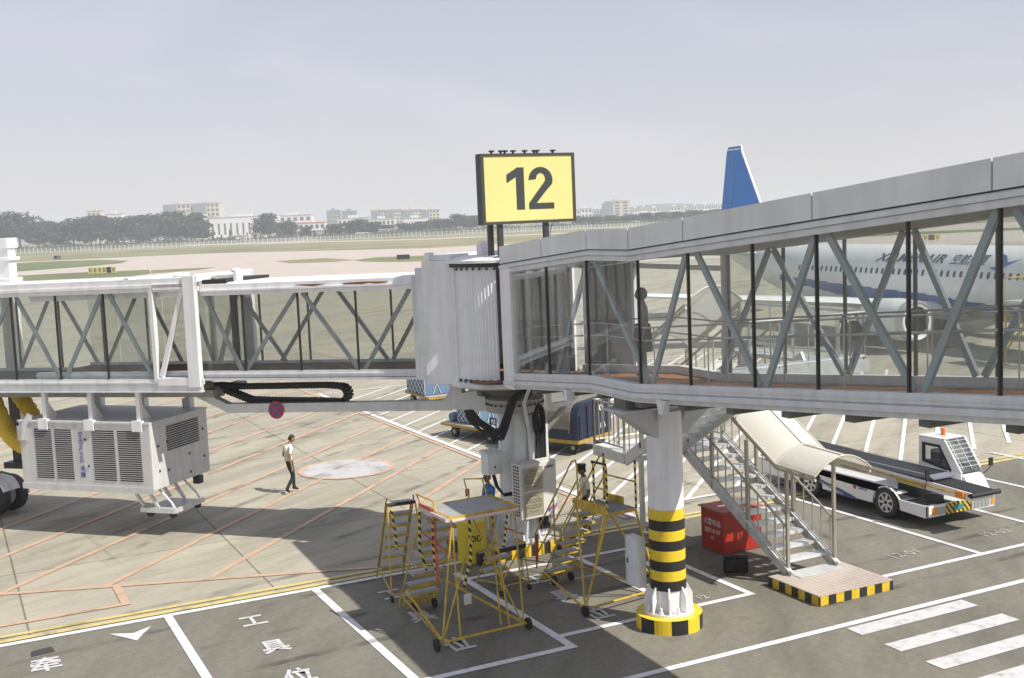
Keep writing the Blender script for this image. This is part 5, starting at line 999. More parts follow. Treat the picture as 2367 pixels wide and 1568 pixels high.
# ---------------------------------------------------------------- people
SKIN=mat('skin',(.34,.19,.115,1),.6,var=.06); SKIND=mat('skin_dark',(.20,.105,.06,1),.6,var=.06)
SHIRT=mat('white_shirt',(.78,.77,.75,1),.8,var=.05,scale=9); TROUS=mat('black_trousers',(.018,.018,.019,1),.8,var=.2); SHOE=mat('black_shoe',(.02,.017,.015,1),.35)
BLUES=mat('blue_overall',(.075,.19,.44,1),.85,var=.2,scale=9); HAIR=mat('black_hair',(.012,.010,.009,1),.6); VEST=mat('yellow_vest',(.78,.77,.52,1),.7)
PLUM=mat('grey_blouse',(.20,.19,.20,1),.8)
def person(label, loc, rz, J, mats, group=None, hair=HAIR):
    """J: joints (x right, y forward, z up). The body is one skinned surface; mats = skin, top, bottom, shoe"""
    root=thing('person',label,'person',loc,rz,group)
    V=[];RAD=[];E=[];SEG=[]
    def v(p,r): V.append(p); RAD.append(r if isinstance(r,tuple) else (r,r)); return len(V)-1
    def e(a,b,t): E.append((a,b)); SEG.append((V[a],V[b],t))
    P=J
    pel=v(P['pelvis'],(.135,.10)); wa=v(P['waist'],(.125,.09)); ch=v(P['chest'],(.15,.105)); nb=v(P['neck'],(.06,.06)); hb=v(P['head'],(.055,.06))
    e(pel,wa,1 if P.get('tuck') else 1); e(wa,ch,1); e(ch,nb,1); e(nb,hb,0)
    for s in 'LR':
        sh=v(P['sh'+s],.068); el=v(P['el'+s],.044); wr=v(P['wr'+s],.029); hd=v(P['ha'+s],(.036,.022))
        e(ch,sh,1); m_=tuple((a+b)/2 for a,b in zip(P['sh'+s],P['el'+s])); E.append((sh,el)); sl=P.get('sleeve',.65)
        k=tuple(a+(b-a)*sl for a,b in zip(P['sh'+s],P['el'+s])); SEG.append((V[sh],k,1)); SEG.append((k,V[el],0 if sl<1 else 1))
        e(el,wr,0 if sl<1 else 1); e(wr,hd,0)
        d=(Vector(P['ha'+s])-Vector(P['wr'+s])).normalized(); sd=Vector((0,1,0)); sd=(sd-d*sd.dot(d)).normalized(); nm=d.cross(sd)
        for i,(o,l) in enumerate(((-.030,.062),(-.010,.075),(.010,.070),(.029,.055))):
            a=Vector(P['ha'+s])+sd*o+d*.012; f1=v(tuple(a),.0105); b_=a+d*l*.5; f2=v(tuple(b_),.0095); c_=b_+(d*.8+nm*(.5 if s=='L' else -.5)).normalized()*l*.5; f3=v(tuple(c_),.008)
            e(hd,f1,0); e(f1,f2,0); e(f2,f3,0)
        a=Vector(P['wr'+s])+d*.03+sd*.03; t1=v(tuple(a),.012); t2=v(tuple(a+sd*.022+d*.035),.010); e(wr,t1,0); e(t1,t2,0)
        hp=v(P['hip'+s],.098); kn=v(P['kn'+s],.066); an=v(P['an'+s],.048); to=v(P['to'+s],(.042,.032)); e(pel,hp,2); e(hp,kn,2); e(kn,an,2); e(an,to,3)
        hl=v(tuple(Vector(P['an'+s])+ (Vector(P['an'+s])-Vector(P['to'+s]))*.28+Vector((0,0,-.02))),.036); e(an,hl,3)
    me=bpy.data.meshes.new('tmp'); me.from_pydata(V,E,[]); o=bpy.data.objects.new('tmp',me); sc.collection.objects.link(o)
    sk=o.modifiers.new('skin','SKIN'); sk.use_smooth_shade=True; sk.branch_smoothing=.6
    for i,r in enumerate(RAD): me.skin_vertices[0].data[i].radius=r
    me.skin_vertices[0].data[0].use_root=True
    o.modifiers.new('sub','SUBSURF').levels=2; o.modifiers['sub'].render_levels=2
    dg=bpy.context.evaluated_depsgraph_get(); dg.update(); bm_=bpy.data.meshes.new_from_object(o.evaluated_get(dg)); bpy.data.objects.remove(o)
    idx=[]
    for f in bm_.polygons:
        c=f.center; best=(9,0)
        for a,b,t in SEG:
            a,b=Vector(a),Vector(b); ab=b-a; u=max(0,min(1,(c-a).dot(ab)/max(ab.length_squared,1e-9))); q=((a+ab*u)-c).length
            if q<best[0]: best=(q,t)
        t=best[1]
        if t==1 and c.z<P['pelvis'][2]+P.get('belt',.04): t=2
        idx.append(t)
    # head joined into the body mesh
    H=Vector(P['head']); fw=Vector(P.get('face',(0,1,-.1))).normalized(); rt=fw.cross(Vector((0,0,1))).normalized(); up=rt.cross(fw)
    hc=H+up*.085+fw*.018
    hv=MB(); hv.ball((0,0,0),(1,1,1),20,14); hvv=[]
    for x,y,z in hv.v:
        X,Y,Z=x*.077,y*.098,z*.125
        if z<-.1: X*=1-.35*(-z); Y*=1-.18*(-z); Y+=.012*(-z)
        if abs(x)<.3 and y>.75: Y+= .020*max(0,1-abs(z+.12)/.28)*(1-abs(x)/.3)      # nose
        if y>.6 and .18<abs(x)<.62 and -.02<z<.28: Y-=.007                            # eye sockets
        if y>.6 and abs(x)<.45 and -.52<z<-.38: Y+=.005                               # lips
        hvv.append(tuple(hc+rt*X+fw*Y+up*Z))
    ear=MB()
    for s in (-1,1): ear.ball((0,0,0),(.012,.024,.034),8,6); 
    ev=[]; n1=len(ear.v)//2
    for i,(x,y,z) in enumerate(ear.v): s=-1 if i<n1 else 1; ev.append(tuple(hc+rt*(x+s*.077)+fw*(y-.005)+up*(z-.005)))
    nv=len(bm_.vertices); vs=[tuple(v_.co) for v_ in bm_.vertices]; fs=[tuple(p.vertices) for p in bm_.polygons]
    fs+= [tuple(i+nv for i in f) for f in hv.f]; vs+=hvv; idx+=[0]*len(hv.f); n2=len(vs)
    fs+= [tuple(i+n2 for i in f) for f in ear.f]; vs+=ev; idx+=[0]*len(ear.f)
    fin=bpy.data.meshes.new('body'); fin.from_pydata(vs,[],fs)
    for m_ in mats: fin.materials.append(m_)
    fin.polygons.foreach_set('material_index',idx); fin.polygons.foreach_set('use_smooth',[True]*len(fs))
    b=bpy.data.objects.new('body',fin); sc.collection.objects.link(b); b.parent=root; RM[b.name]=RM[root.name]
    hr=MB(); hr.ball((0,0,0),(1,1,1),20,14); keep=[]
    for f in hr.f:
        c=sum((Vector(hr.v[i]) for i in f),Vector())/len(f)
        if c.z>.30+(.22 if c.y>.35 else 0) or (c.y<-.25 and c.z>-.35) or (c.y<.05 and c.z>.0): keep.append(f)
    hr.f=keep; hr.m=[0]*len(keep); hr.v=[tuple(hc+rt*x*.080+fw*(y*.101-.004)+up*(z*.130+.001)) for x,y,z in hr.v]
    q=hr.build('hair',hair,root,smooth=60); so=q.modifiers.new('thick','SOLIDIFY'); so.thickness=.008
    ey=MB()
    for s in (-1,1): ey.ball(hc+rt*s*.031+fw*.088+up*.014,(.011,.006,.006),8,5)
    ey.build('eyes',HAIR,root)
    mo=MB(); c=hc+fw*.098-up*.052; mo.hexa([c-rt*.022-up*.004-fw*.01,c+rt*.022-up*.004-fw*.01,c+rt*.018-up*.003+fw*.004,c-rt*.018-up*.003+fw*.004],[c-rt*.022+up*.004-fw*.01,c+rt*.022+up*.004-fw*.01,c+rt*.018+up*.003+fw*.004,c-rt*.018+up*.003+fw*.004]); mo.build('mouth',mat('lips',(.22,.08,.06,1),.6) if 'lips' not in bpy.data.materials else bpy.data.materials['lips'],root)
    root['_h']=0; del root['_h']
    return root,hc,rt,fw,up
STAND=dict(pelvis=(0,0,.95),waist=(0,.01,1.12),chest=(0,.0,1.33),neck=(0,-.005,1.47),head=(0,.01,1.55),
    shL=(-.185,-.01,1.40),elL=(-.235,-.03,1.12),wrL=(-.24,.05,.88),haL=(-.24,.08,.80),shR=(.185,-.01,1.40),elR=(.235,-.03,1.12),wrR=(.24,.05,.88),haR=(.24,.08,.80),
    hipL=(-.095,0,.90),knL=(-.10,.02,.49),anL=(-.10,-.02,.085),toL=(-.115,.13,.035),hipR=(.095,0,.90),knR=(.10,.02,.49),anR=(.10,-.02,.085),toR=(.115,.13,.035))
def vest(root,J,hc,open_=True):
    m=MB(); n=18
    for k,(z0,z1) in enumerate(((1.02,1.16),(1.16,1.30),(1.30,1.40))):
        pass
    ring=lambda z,a,b: [(a*math.cos(2*math.pi*i/n),b*math.sin(2*math.pi*i/n)+.0,z) for i in range(n)]
    R_=[ring(.98,.165,.128),ring(1.12,.16,.125),ring(1.28,.178,.135),ring(1.42,.13,.10)]; vs=[p for r in R_ for p in r]; fs=[]
    for i in range(3):
        for k in range(n):
            if open_ and k in (4,): continue
            if k in (16,17,0,1,7,8,9,10): continue
            fs.append((i*n+k,i*n+(k+1)%n,(i+1)*n+(k+1)%n,(i+1)*n+k))
    m.add(vs,fs); v_=m.build('vest',VEST,root,smooth=60); s=v_.modifiers.new('t','SOLIDIFY'); s.thickness=.01; return v_
# walking man on the apron: heading right, looking down
J=dict(STAND); J.update(pelvis=(0,.0,.93),chest=(0,.03,1.32),neck=(0,.05,1.455),head=(0,.075,1.535),face=(.1,1,-.35),
    knL=(-.10,.16,.50),anL=(-.10,.16,.09),toL=(-.11,.32,.04),knR=(.10,.05,.47),anR=(.10,-.20,.13),toR=(.11,-.09,.035),
    elL=(-.23,-.06,1.11),wrL=(-.235,.13,.91),haL=(-.23,.19,.84),elR=(.235,-.09,1.10),wrR=(.24,-.05,.85),haR=(.24,-.03,.765))
w,hc,rt,fw,up=person('man in white shirt and black trousers walking alone across the open apron',(8.95,33.5,0),R(-78),J,[SKIN,SHIRT,TROUS,SHOE],'airport staff')
m=MB(); m.hexa([(-.02,.145,1.12),(.02,.145,1.12),(.02,.155,1.12),(-.02,.155,1.12)],[(-.018,.10,1.44),(.018,.10,1.44),(.018,.115,1.44),(-.018,.115,1.44)]); m.build('tie',TROUS,w)
vest(w,J,hc)
# guard in a peaked cap, heading left (towards -x)
J=dict(STAND); J.update(face=(0,1,-.12),elR=(.235,-.05,1.11),wrR=(.22,.12,.90),haR=(.21,.18,.85),knL=(-.10,.08,.49),anL=(-.10,.10,.085),toL=(-.11,.25,.04),knR=(.10,-.02,.48),anR=(.10,-.14,.10),toR=(.11,.0,.04),sleeve=.7)
g_,hc,rt,fw,up=person('security guard in black peaked cap, white shirt and reflective vest behind the platform ladder',(13.8,24.4,0),R(82),J,[SKIND,SHIRT,TROUS,SHOE],'airport staff')
m=MB(); vs=[]
n=24
for (a,b,z,dy) in ((.083,.105,.045,0),(.088,.11,.085,0),(.118,.135,.135,.01),(.11,.128,.15,.01),(.01,.01,.152,.01)):
    vs += [hc+rt*a*math.cos(2*math.pi*i/n)+fw*(b*math.sin(2*math.pi*i/n)+dy)+up*(z+.03*(math.sin(2*math.pi*i/n)>0.3)*(z>.1)) for i in range(n)]
m.add(vs,[(k*n+i,k*n+(i+1)%n,(k+1)*n+(i+1)%n,(k+1)*n+i) for k in range(4) for i in range(n)]); cap=m.build('peaked_cap',TROUS,g_,smooth=40)
m=MB(); vs=[]
for i in range(13):
    t=R(20+i*140/12); vs += [hc+rt*.086*math.cos(t)+fw*.108*math.sin(t)+up*.045, hc+rt*.092*math.cos(t)+fw*(.108*math.sin(t)+.05*math.sin(t))+up*.022]
m.add(vs,[(2*i,2*i+2,2*i+3,2*i+1) for i in range(12)]); pk=m.build('peak',HAIR,cap); pk.modifiers.new('t','SOLIDIFY').thickness=.006
m=MB(); m.ball(hc+fw*.125+up*.10,(.016,.008,.018),8,6); m.build('badge',mat('gold',(.6,.45,.15,1),.3,metal=.8),cap)
vest(g_,J,hc)
m=MB(); m.ball((-.215,-.0,1.30),(.012,.035,.045),8,6); m.build('arm_badge',mat('badge_red',(.35,.08,.06,1),.6),g_)
# man in blue overalls sitting on the plinth step
J=dict(pelvis=(0,0,.50),waist=(0,.02,.68),chest=(0,.04,.88),neck=(0,.05,1.03),head=(0,.06,1.10),face=(-.25,1,-.1),shL=(-.185,.03,.95),elL=(-.22,.08,.68),wrL=(-.16,.30,.58),haL=(-.14,.37,.56),shR=(.185,.03,.95),elR=(.22,.08,.68),wrR=(.16,.30,.58),haR=(.14,.37,.56),
    hipL=(-.095,.02,.48),knL=(-.12,.42,.50),anL=(-.12,.40,.09),toL=(-.13,.55,.04),hipR=(.095,.02,.48),knR=(.12,.40,.48),anR=(.12,.34,.09),toR=(.13,.49,.04),sleeve=1.0,belt=-.5)
b_,hc,rt,fw,up=person('man in blue overalls and sunglasses sitting at the foot of the rotunda column',(11.53,24.95,.49),R(95),J,[SKIN,BLUES,BLUES,SHOE],'airport staff')
m=MB()
for s in (-1,1): m.ball(hc+rt*s*.032+fw*.098+up*.016,(.030,.010,.022),10,6); m.tube(hc+rt*s*.06+fw*.09+up*.02,hc+rt*s*.082-fw*.01+up*.015,.004,5)
m.tube(hc-rt*.03+fw*.104+up*.02,hc+rt*.03+fw*.104+up*.02,.004,5); m.build('sunglasses',mat('lens_black',(.01,.012,.03,1),.1),b_)
# woman seen through the corridor glass
J=dict(STAND); J.update(sleeve=.75,face=(0,1,-.05))
z0=bz(19.3)+.09
p_,hc,rt,fw,up=person('person in grey blouse and dark skirt standing inside the corridor, seen through the glass',(12.3,19.2,z0),R(70),J,[SKIND,PLUM,TROUS,SHOE],'airport staff')
m=MB(); m.lathe((0,0,0),[(.20,.52),(.19,.7),(.165,.98),(.15,1.06)],20); m.build('skirt',TROUS,p_,smooth=50)
m=MB(); m.ball(hc-fw*.03+up*.01,(.10,.12,.13),14,10); m.v=[(x,y,z) for x,y,z in m.v]; m.f=[f for f in m.f if sum(((Vector(m.v[i])-hc).dot(fw)) for i in f)/len(f)<.045]; m.m=[0]*len(m.f); m.build('bobbed_hair',mat('brown_hair',(.03,.022,.016,1),.6),p_,smooth=60)
# ground worker near the engine
J=dict(STAND); person('ground worker in dark clothes standing far off beside the airliner engine',(45.2,49.9,0),R(150),J,[SKIND,TROUS,mat('dark_red_trousers',(.12,.05,.04,1),.8),SHOE],'airport staff')

# ---------------------------------------------------------------- airliner at the next gate
AX=Vector((-.13,-.9915,0)).normalized(); NOSE=Vector((48.54,32.96,0)); YAWP=math.atan2(AX.y,AX.x)
ap=thing('airliner','white airliner with blue tail and blue belly stripe parked beyond the corridor','airliner',tuple(NOSE),YAWP)
# local: +x forward from the nose (stations are negative x), +y port, starboard is -y; z up
AW=mat('aircraft_white',(.84,.855,.86,1),.3,var=.04,scale=.6,coat=.2); ABL=mat('aircraft_blue',(.04,.12,.36,1),.35,var=.05); ATL=mat('tail_blue',(.035,.19,.56,1),.4,var=.06,scale=.5); AGR=mat('wing_grey',(.40,.41,.41,1),.45,var=.06); AWD=mat('aircraft_window',(.05,.06,.065,1),.2)
FP=[(0,.05,2.75),(.5,.55,2.85),(1.2,.95,3.0),(2.4,1.4,3.2),(4,1.72,3.34),(6,1.88,3.4),(26,1.88,3.4),(29,1.72,3.55),(32,1.32,3.85),(35,.85,4.15),(37.5,.42,4.4),(38.6,.15,4.5)]
def fus(st): 
    for (a,r,c),(b,r2,c2) in zip(FP,FP[1:]):
        if a<=st<=b: u=(st-a)/(b-a); return r+(r2-r)*u, c+(c2-c)*u
    return FP[-1][1:]
m=MB(); n=150; vs=[]; fs=[]; mi=[]
STS=[0,.15,.5,.8,1.2,1.8,2.4,3.2,4,5,6]+[6+.4*i for i in range(1,51)]+[27.5,29,30.5,32,33.5,35,36.5,37.5,38.6]
for s in STS:
    r,c=fus(s)
    for k in range(n): t=2*math.pi*k/n; vs.append((-s,r*math.cos(t),c+r*1.06*math.sin(t)))
for i in range(len(STS)-1):
    for k in range(n):
        fs.append((i*n+k,i*n+(k+1)%n,(i+1)*n+(k+1)%n,(i+1)*n+k))
        s=(STS[i]+STS[i+1])/2; t=math.degrees(2*math.pi*(k+.5)/n); r,c=fus(s); zz=c+r*1.06*math.sin(math.radians(t))
        hi=lerp(s,[(0,1.9),(4,2.1),(8,2.36),(14,2.78),(22,3.05),(27,3.3),(39,4.2)]); lo=hi-lerp(s,[(0,.18),(4,.26),(8,.34),(14,.55),(20,.85),(26,.45),(39,.1)])
        mi.append(1 if (lo<zz<hi and 1<s<29) else (2 if (zz<=lo and s<22 and s>2) else 0))
m.v=vs; m.f=fs; m.m=mi; m.build('fuselage',[AW,ABL,AGR],ap,smooth=40)
def onfus(s,z,out=.012):    # point on the starboard skin
    r,c=fus(s); q=max(-1,min(1,(z-c)/(r*1.06))); return Vector((-s,-(r+out)*math.sqrt(1-q*q),z))
WZ=3.95
i=0
for s in [4.6+.508*k for k in range(44)]:
    if 13.6<s<14.2 or 18.9<s<19.3: continue
    m=MB(); pts=[]
    for k in range(10):
        t=2*math.pi*k/10; pts.append(tuple(onfus(s+.115*math.copysign(abs(math.cos(t))**.6,math.cos(t)),WZ+.175*math.copysign(abs(math.sin(t))**.6,math.sin(t)))))
    m.add(pts,[tuple(range(10))]); m.add([(x,y+.01,z) for x,y,z in pts],[tuple(range(10))]); m.build('cabin_window',AWD,ap)
m=MB()
for s0 in (3.2,31.0):
    P=[onfus(s0,2.75),onfus(s0+.8,2.75),onfus(s0+.8,4.55),onfus(s0,4.55)]
    for a,b in zip(P,P[1:]+P[:1]): m.tube(a,b,.012,4)
m.build('door_outline',AGR,ap)
for a,b in ((.95,1.35),(1.4,1.9),(1.95,2.35)): m=MB(); m.add([tuple(onfus(a,3.42+a*.12)),tuple(onfus(b,3.42+b*.12)),tuple(onfus(b,3.85+b*.16)),tuple(onfus(a,3.75+a*.12))],[(0,1,2,3)]); m.build('cockpit_window',AWD,ap)
m=MB(); m.prism([(2.4,5.2),(1,6.6),(-2.5,12.1),(-2.55,12.45),(-4.35,12.45),(-4.6,12.0),(-6.0,5.3)],'y',-.13,.13); m.v=[(x-34.0,y*(1.3 if z<6 else .7),z) for x,y,z in m.v]; m.build('tail_fin',ATL,ap,bev=.05)
m=MB(); m.tube((-33.1,0,6.7),(-36.47,0,12.0),.085,8); m.tube((-36.47,0,12.0),(-36.6,0,12.5),.07,8); m.build('fin_leading_edge',AW,ap)
m=MB(); m.prism([(-38.3,12.2),(-36.6,12.2),(-36.65,12.28),(-38.35,12.28)],'y',-.10,.10); m.build('fin_tip_stripe',AW,ap)
for sy in (-1,1): m=MB(); m.tube((-37.55,sy*.10,12.1),(-38.3,sy*.175,5.7),.02,4); m.build('rudder_seam',AGR,ap)
def wing(sg,pts,z0,z1,th0,th1,name):
    m=MB(); (a,b),(c,d),(e,f)=pts   # (LE, TE) at root, kink, tip with spans
    secs=[]
    for (le,te,sp,z,th) in ((a[0],a[1],b,z0,th0),(c[0],c[1],d,z0+(z1-z0)*.35,th0*.6+th1*.4),(e[0],e[1],f,z1,th1)):
        L=te-le; secs.append([(-le,sg*sp,z),(-le-L*.12,sg*sp,z+th*.5),(-le-L*.45,sg*sp,z+th*.5),(-te,sg*sp,z+.02),(-le-L*.45,sg*sp,z-th*.4),(-le-L*.1,sg*sp,z-th*.45)])
    vs=[p for s in secs for p in s]; fs=[tuple(range(6)),tuple(range(17,11,-1))]
    for i in range(2):
        for k in range(6): fs.append((i*6+k,i*6+(k+1)%6,(i+1)*6+(k+1)%6,(i+1)*6+k))
    m.add(vs,fs); return m.build(name,AW if name=='wing' else AW,ap,smooth=30)
for sg in (-1,1):
    wing(sg,(((12.6,20.2),1.5),((15.6,20.6),5.6),((22.6,24.0),17.0)),2.0,3.25,.75,.2,'wing')
    wing(sg,(((33.0,37.0),.6),((34.5,37.4),3.4),((36.6,38.2),7.0)),4.7,5.3,.35,.12,'tailplane')
    m=MB(); m.prism([(-22.7,3.2),(-24.0,3.2),(-25.2,5.6),(-24.6,5.6)],'y',sg*17.0-.05,sg*17.0+.05); m.build('winglet',AW,ap)
    ey=sg*4.83; prof=[(.75,-10.9),(.95,-10.85),(1.03,-10.95),(1.08,-11.3),(1.12,-12.3),(1.05,-13.6),(.85,-14.6),(.72,-14.9)]
    m=MB(); m.lathe((0,ey,1.72),prof+[(.5,-14.8)],36,'x',False); m.v=[(x,y,z) for x,y,z in m.v]; en=m.build('engine',AW,ap,smooth=40)
    m=MB(); m.lathe((0,ey,1.72),[(.755,-10.92),(.97,-10.83),(1.05,-10.95),(1.085,-11.28)],36,'x',False); m.build('intake_lip',ALU,en,smooth=40)
    m=MB(); m.lathe((0,ey,1.72),[(.755,-10.95),(.76,-11.7),(.01,-11.72)],32,'x',False); m.lathe((0,ey,1.72),[(.01,-11.15),(.12,-11.3),(.2,-11.6)],18,'x'); m.build('fan',DARK,en,smooth=40)
    m=MB(); m.lathe((0,ey,1.72),[(.48,-14.6),(.42,-15.2),(.3,-15.8),(.01,-16.3)],24,'x'); m.build('exhaust_cone',UNDER,en,smooth=40)
    m=MB(); m.prism([(-12.2,2.8),(-15.8,2.2),(-16.5,2.0),(-14.5,1.9),(-12.6,2.5)],'y',ey-.1,ey+.1); m.build('pylon',AW,ap)
    m=MB(); m.tube((-18.6,sg*2.9,2.0),(-18.6,sg*2.9,.6),.12,10); m.build('landing_gear_leg',ALU,ap)
    for q in (-.35,.35): m=MB(); m.lathe((-18.6,sg*2.9+q,.56),[(.1,-.18),(.5,-.18),(.56,-.1),(.56,.1),(.5,.18),(.1,.18)],24,'y'); m.build('wheel',BLACK,ap,smooth=35)
m=MB(); m.tube((-3.6,0,2.2),(-3.6,0,.4),.09,10); m.build('landing_gear_leg',ALU,ap)
for q in (-.2,.2): m=MB(); m.lathe((-3.6,q,.35),[(.08,-.1),(.31,-.1),(.35,0),(.31,.1),(.08,.1)],20,'y'); m.build('wheel',BLACK,ap,smooth=35)
m=MB(); m.box(-20.5,-11.5,-1.55,1.55,1.35,2.2); m.build('wing_fairing',AGR,ap,bev=.4)
def sidetext(body,s,z,size,shear=.25,sp=1.0,thick=.0,sx=1.0,m_=None):
    x=onfus(s,z,.02); nrm=Vector((0,-x.y*-1,0)); r,c=fus(s); t=math.asin(max(-1,min(1,(z-c)/(r*1.06)))); upv=Vector((0,math.sin(t),math.cos(t)))
    o=text(body,size,RM[ap.name]@frame(x,(1,0,0),upv),m_ or LETB,'airline_lettering',ap,thick,.004,sx,shear,'CENTER',sp); return o
LETB=mat('airline_letter_blue',(.03,.065,.15,1),.4)
sidetext('XIAMENAIR',15.8,4.70,.80,.28,1.06,.022,1.32); sidetext('空航门厦',11.0,4.68,.74,.2,1.05,.006,.9)
def bird(s,z):
    m=MB(); c=onfus(s,z,.03); r,cc=fus(s); t=math.asin((z-cc)/(r*1.06)); U_=Vector((0,math.sin(t),math.cos(t))); F_=Vector((1,0,0))
    def pl2(L,k):
        P=[tuple(c+F_*a+U_*b+Vector((0,-.02*k,0))) for a,b in L]; m.add(P,[tuple(range(len(P)))])
    pl2([(-.85,-.32),(-.4,-.30),(-.05,-.05),(-.45,.55),(-.05,.42),(.25,.02),(.62,.10),(1.15,.28),(.6,-.02),(.25,-.18),(-.05,-.42),(-.5,-.45)],1); m.build('bird_emblem',ABL,ap)
bird(8.4,4.62)

# ---------------------------------------------------------------- things on the far apron
cn=thing('traffic_cone','orange traffic cone on the apron in front of the airliner engine','traffic cone',(48.3,45.4,0))
m=MB(); m.box(-.27,.27,-.27,.27,0,.04); m.build('base',RED,cn); m=MB(); m.lathe((0,0,0),[(.2,.04),(.03,.85),(.01,.86)],20); m.build('cone',mat('cone_orange',(.65,.10,.03,1),.5),cn,smooth=40); m=MB(); m.lathe((0,0,0),[(.146,.28),(.10,.47)],20,cap=False); m.v=[(x*1.06,y*1.06,z) for x,y,z in m.v]; m.build('white_band',WL,cn)
ps=thing('passenger_steps','yellow boarding steps standing by the nose of the airliner','steps',(45.0,37.3,0),R(-8))
m=MB()
for x in (0,1.5):
    for y in (0,1.6): m.tube((x,y,0),(x,y,3.0),.05,8)
    m.tube((x,0,1.0),(x,1.6,2.6),.04,6); m.tube((x,1.6,.6),(x,0,2.4),.04,6)
m.build('frame',YEL,ps); m=MB(); m.box(-.05,1.55,-.05,1.65,2.95,3.02); m.build('platform',GALV,ps); m=MB()
for x in (0,1.5): m.pipe([(x,0,3),(x,0,4.1),(x,1.6,4.1),(x,1.6,3)],.03,6)
m.pipe([(0,1.6,4.1),(1.5,1.6,4.1)],.03,6); m.build('railing',YEL,ps)
for i in range(9): m=MB(); m.box(.1,1.4,-2.6+i*.29,-2.3+i*.29,.3+i*.3,.34+i*.3); m.build('tread',GALV,ps)
m=MB()
for x in (.06,1.44): m.beam((x,-2.6,.25),(x,0,2.95),.05,.2); m.tube((x,-2.6,1.3),(x,0,4.0),.03,6)
m.build('stair_side',YEL,ps)
def taxisign(label,xp,yb,cells,h,w):
    d=EYE*2690/(yb-(508-.0419*(xp-1183.5))); p=far(xp,d); s=thing('taxiway_sign',label,'airfield sign',tuple(p),R(-32),'taxiway signs in the grass')
    m=MB()
    for i,c in enumerate(cells): m.box((i-len(cells)/2)*w,(i+1-len(cells)/2)*w-.03,-.1,.1,.3,.3+h)
    m.build('panel',cells[0],s)
    for i,c in enumerate(cells):
        if c is not cells[0]: m=MB(); m.box((i-len(cells)/2)*w+.03,(i+1-len(cells)/2)*w-.06,-.14,-.101,.36,.24+h); m.build('dark_cell',c,s)
    m=MB()
    for i in range(len(cells)): x=(i+.5-len(cells)/2)*w; m.box(x-.04,x+.04,-.04,.04,0,.3)
    m.build('leg',DARK,s)
    m=MB()
    for i in range(len(cells)):
        if cells[i] is cells[0]: x=(i+.3-len(cells)/2)*w; m.box(x,x+.14,-.13,-.101,.55,.1+h); m.box(x+.3,x+.42,-.13,-.101,.55,.1+h)
    m.build('sign_marks',BLACKP,s)
taxisign('yellow taxiway sign with one black panel in the green grass on the left',246,634,[YELS,YELS,YELS,YELS,BLACKP,YELS],1.25,1.0)
taxisign('dark taxiway sign seen from behind in the grass left of the gate sign',941,602,[DARK,DARK,DARK],1.0,.95)
taxisign('distant yellow taxiway sign glimpsed through the right part of the corridor glass',2160,558,[YELS,DARK,YELS],1.1,1.2)
taxisign('tiny dark taxiway sign on the dry grass near the left edge',145,600,[DARK,UNDER],1.2,1.3)

# ---------------------------------------------------------------- perimeter fence, trees, town, hills
random.seed(7)
FA=[(-60,592.5),(36,588),(307,577),(796,555),(1118,541.5),(1443,526.5),(1560,521)]
def fpt(x):
    y=lerp(x,FA); d=EYE*2690/(y-(508-.0419*(x-1183.5))); return d
fe=thing('perimeter_fence','long pale mesh perimeter fence with white posts along the far airfield edge','fence',tuple(far(700,690)))
FP_=[far(x,fpt(x)) for x in range(-60,1561,20)]
LENS=[0]
for a,b in zip(FP_,FP_[1:]): LENS.append(LENS[-1]+(b-a).length)
def along(s):
    for i in range(len(LENS)-1):
        if LENS[i]<=s<=LENS[i+1]: return FP_[i].lerp(FP_[i+1],(s-LENS[i])/(LENS[i+1]-LENS[i]))
    return FP_[-1]
MESHM=bpy.data.materials.new('chain_link'); MESHM.use_nodes=True; nt=MESHM.node_tree; mx=nt.nodes.new('ShaderNodeMixShader'); tp=nt.nodes.new('ShaderNodeBsdfTransparent'); mx.inputs[0].default_value=.80
b=nt.nodes['Principled BSDF']; b.inputs['Base Color'].default_value=(.55,.55,.53,1); nt.links.new(b.outputs[0],mx.inputs[1]); nt.links.new(tp.outputs[0],mx.inputs[2]); nt.links.new(mx.outputs[0],nt.nodes['Material Output'].inputs[0])
m=MB()
for a,b in zip(FP_,FP_[1:]): m.hexa([(a.x,a.y,.1),(b.x,b.y,.1),(b.x,b.y+.03,.1),(a.x,a.y+.03,.1)],[(a.x,a.y,2.7),(b.x,b.y,2.7),(b.x,b.y+.03,2.7),(a.x,a.y+.03,2.7)])
m.build('mesh_panel',MESHM,fe,world=True)
PM=mat('fence_post_white',(.72,.72,.70,1),.7); pm=MB(); pm.box(-.11,.11,-.11,.11,0,2.9); pm.hexa([(-.06,-.06,2.9),(.06,-.06,2.9),(.06,.06,2.9),(-.06,.06,2.9)],[(-.06,-.6,3.3),(.06,-.6,3.3),(.06,-.5,3.3),(-.06,-.5,3.3)])
p0=pm.build('fence_post',PM,fe); STEP=LENS[-1]/165; rest=MB()
for i in range(166):
    p=along(i*STEP)-Vector(fe.location)
    if i<100:
        o=p0 if i==0 else p0.copy()
        if i: sc.collection.objects.link(o); o.parent=fe
        o.location=p
    else: rest.box(p.x-.11,p.x+.11,p.y-.11,p.y+.11,0,2.9)
o=rest.build('fence_post_row',PM,fe); o['kind']='stuff'
LEAF=[mat('leaf_dark',(.03,.055,.026,1),.8,var=.3,scale=.4),mat('leaf_mid',(.042,.07,.032,1),.8,var=.3,scale=.4),mat('leaf_olive',(.062,.082,.04,1),.8,var=.3,scale=.4)]
BARK=mat('bark',(.16,.13,.10,1),.9)
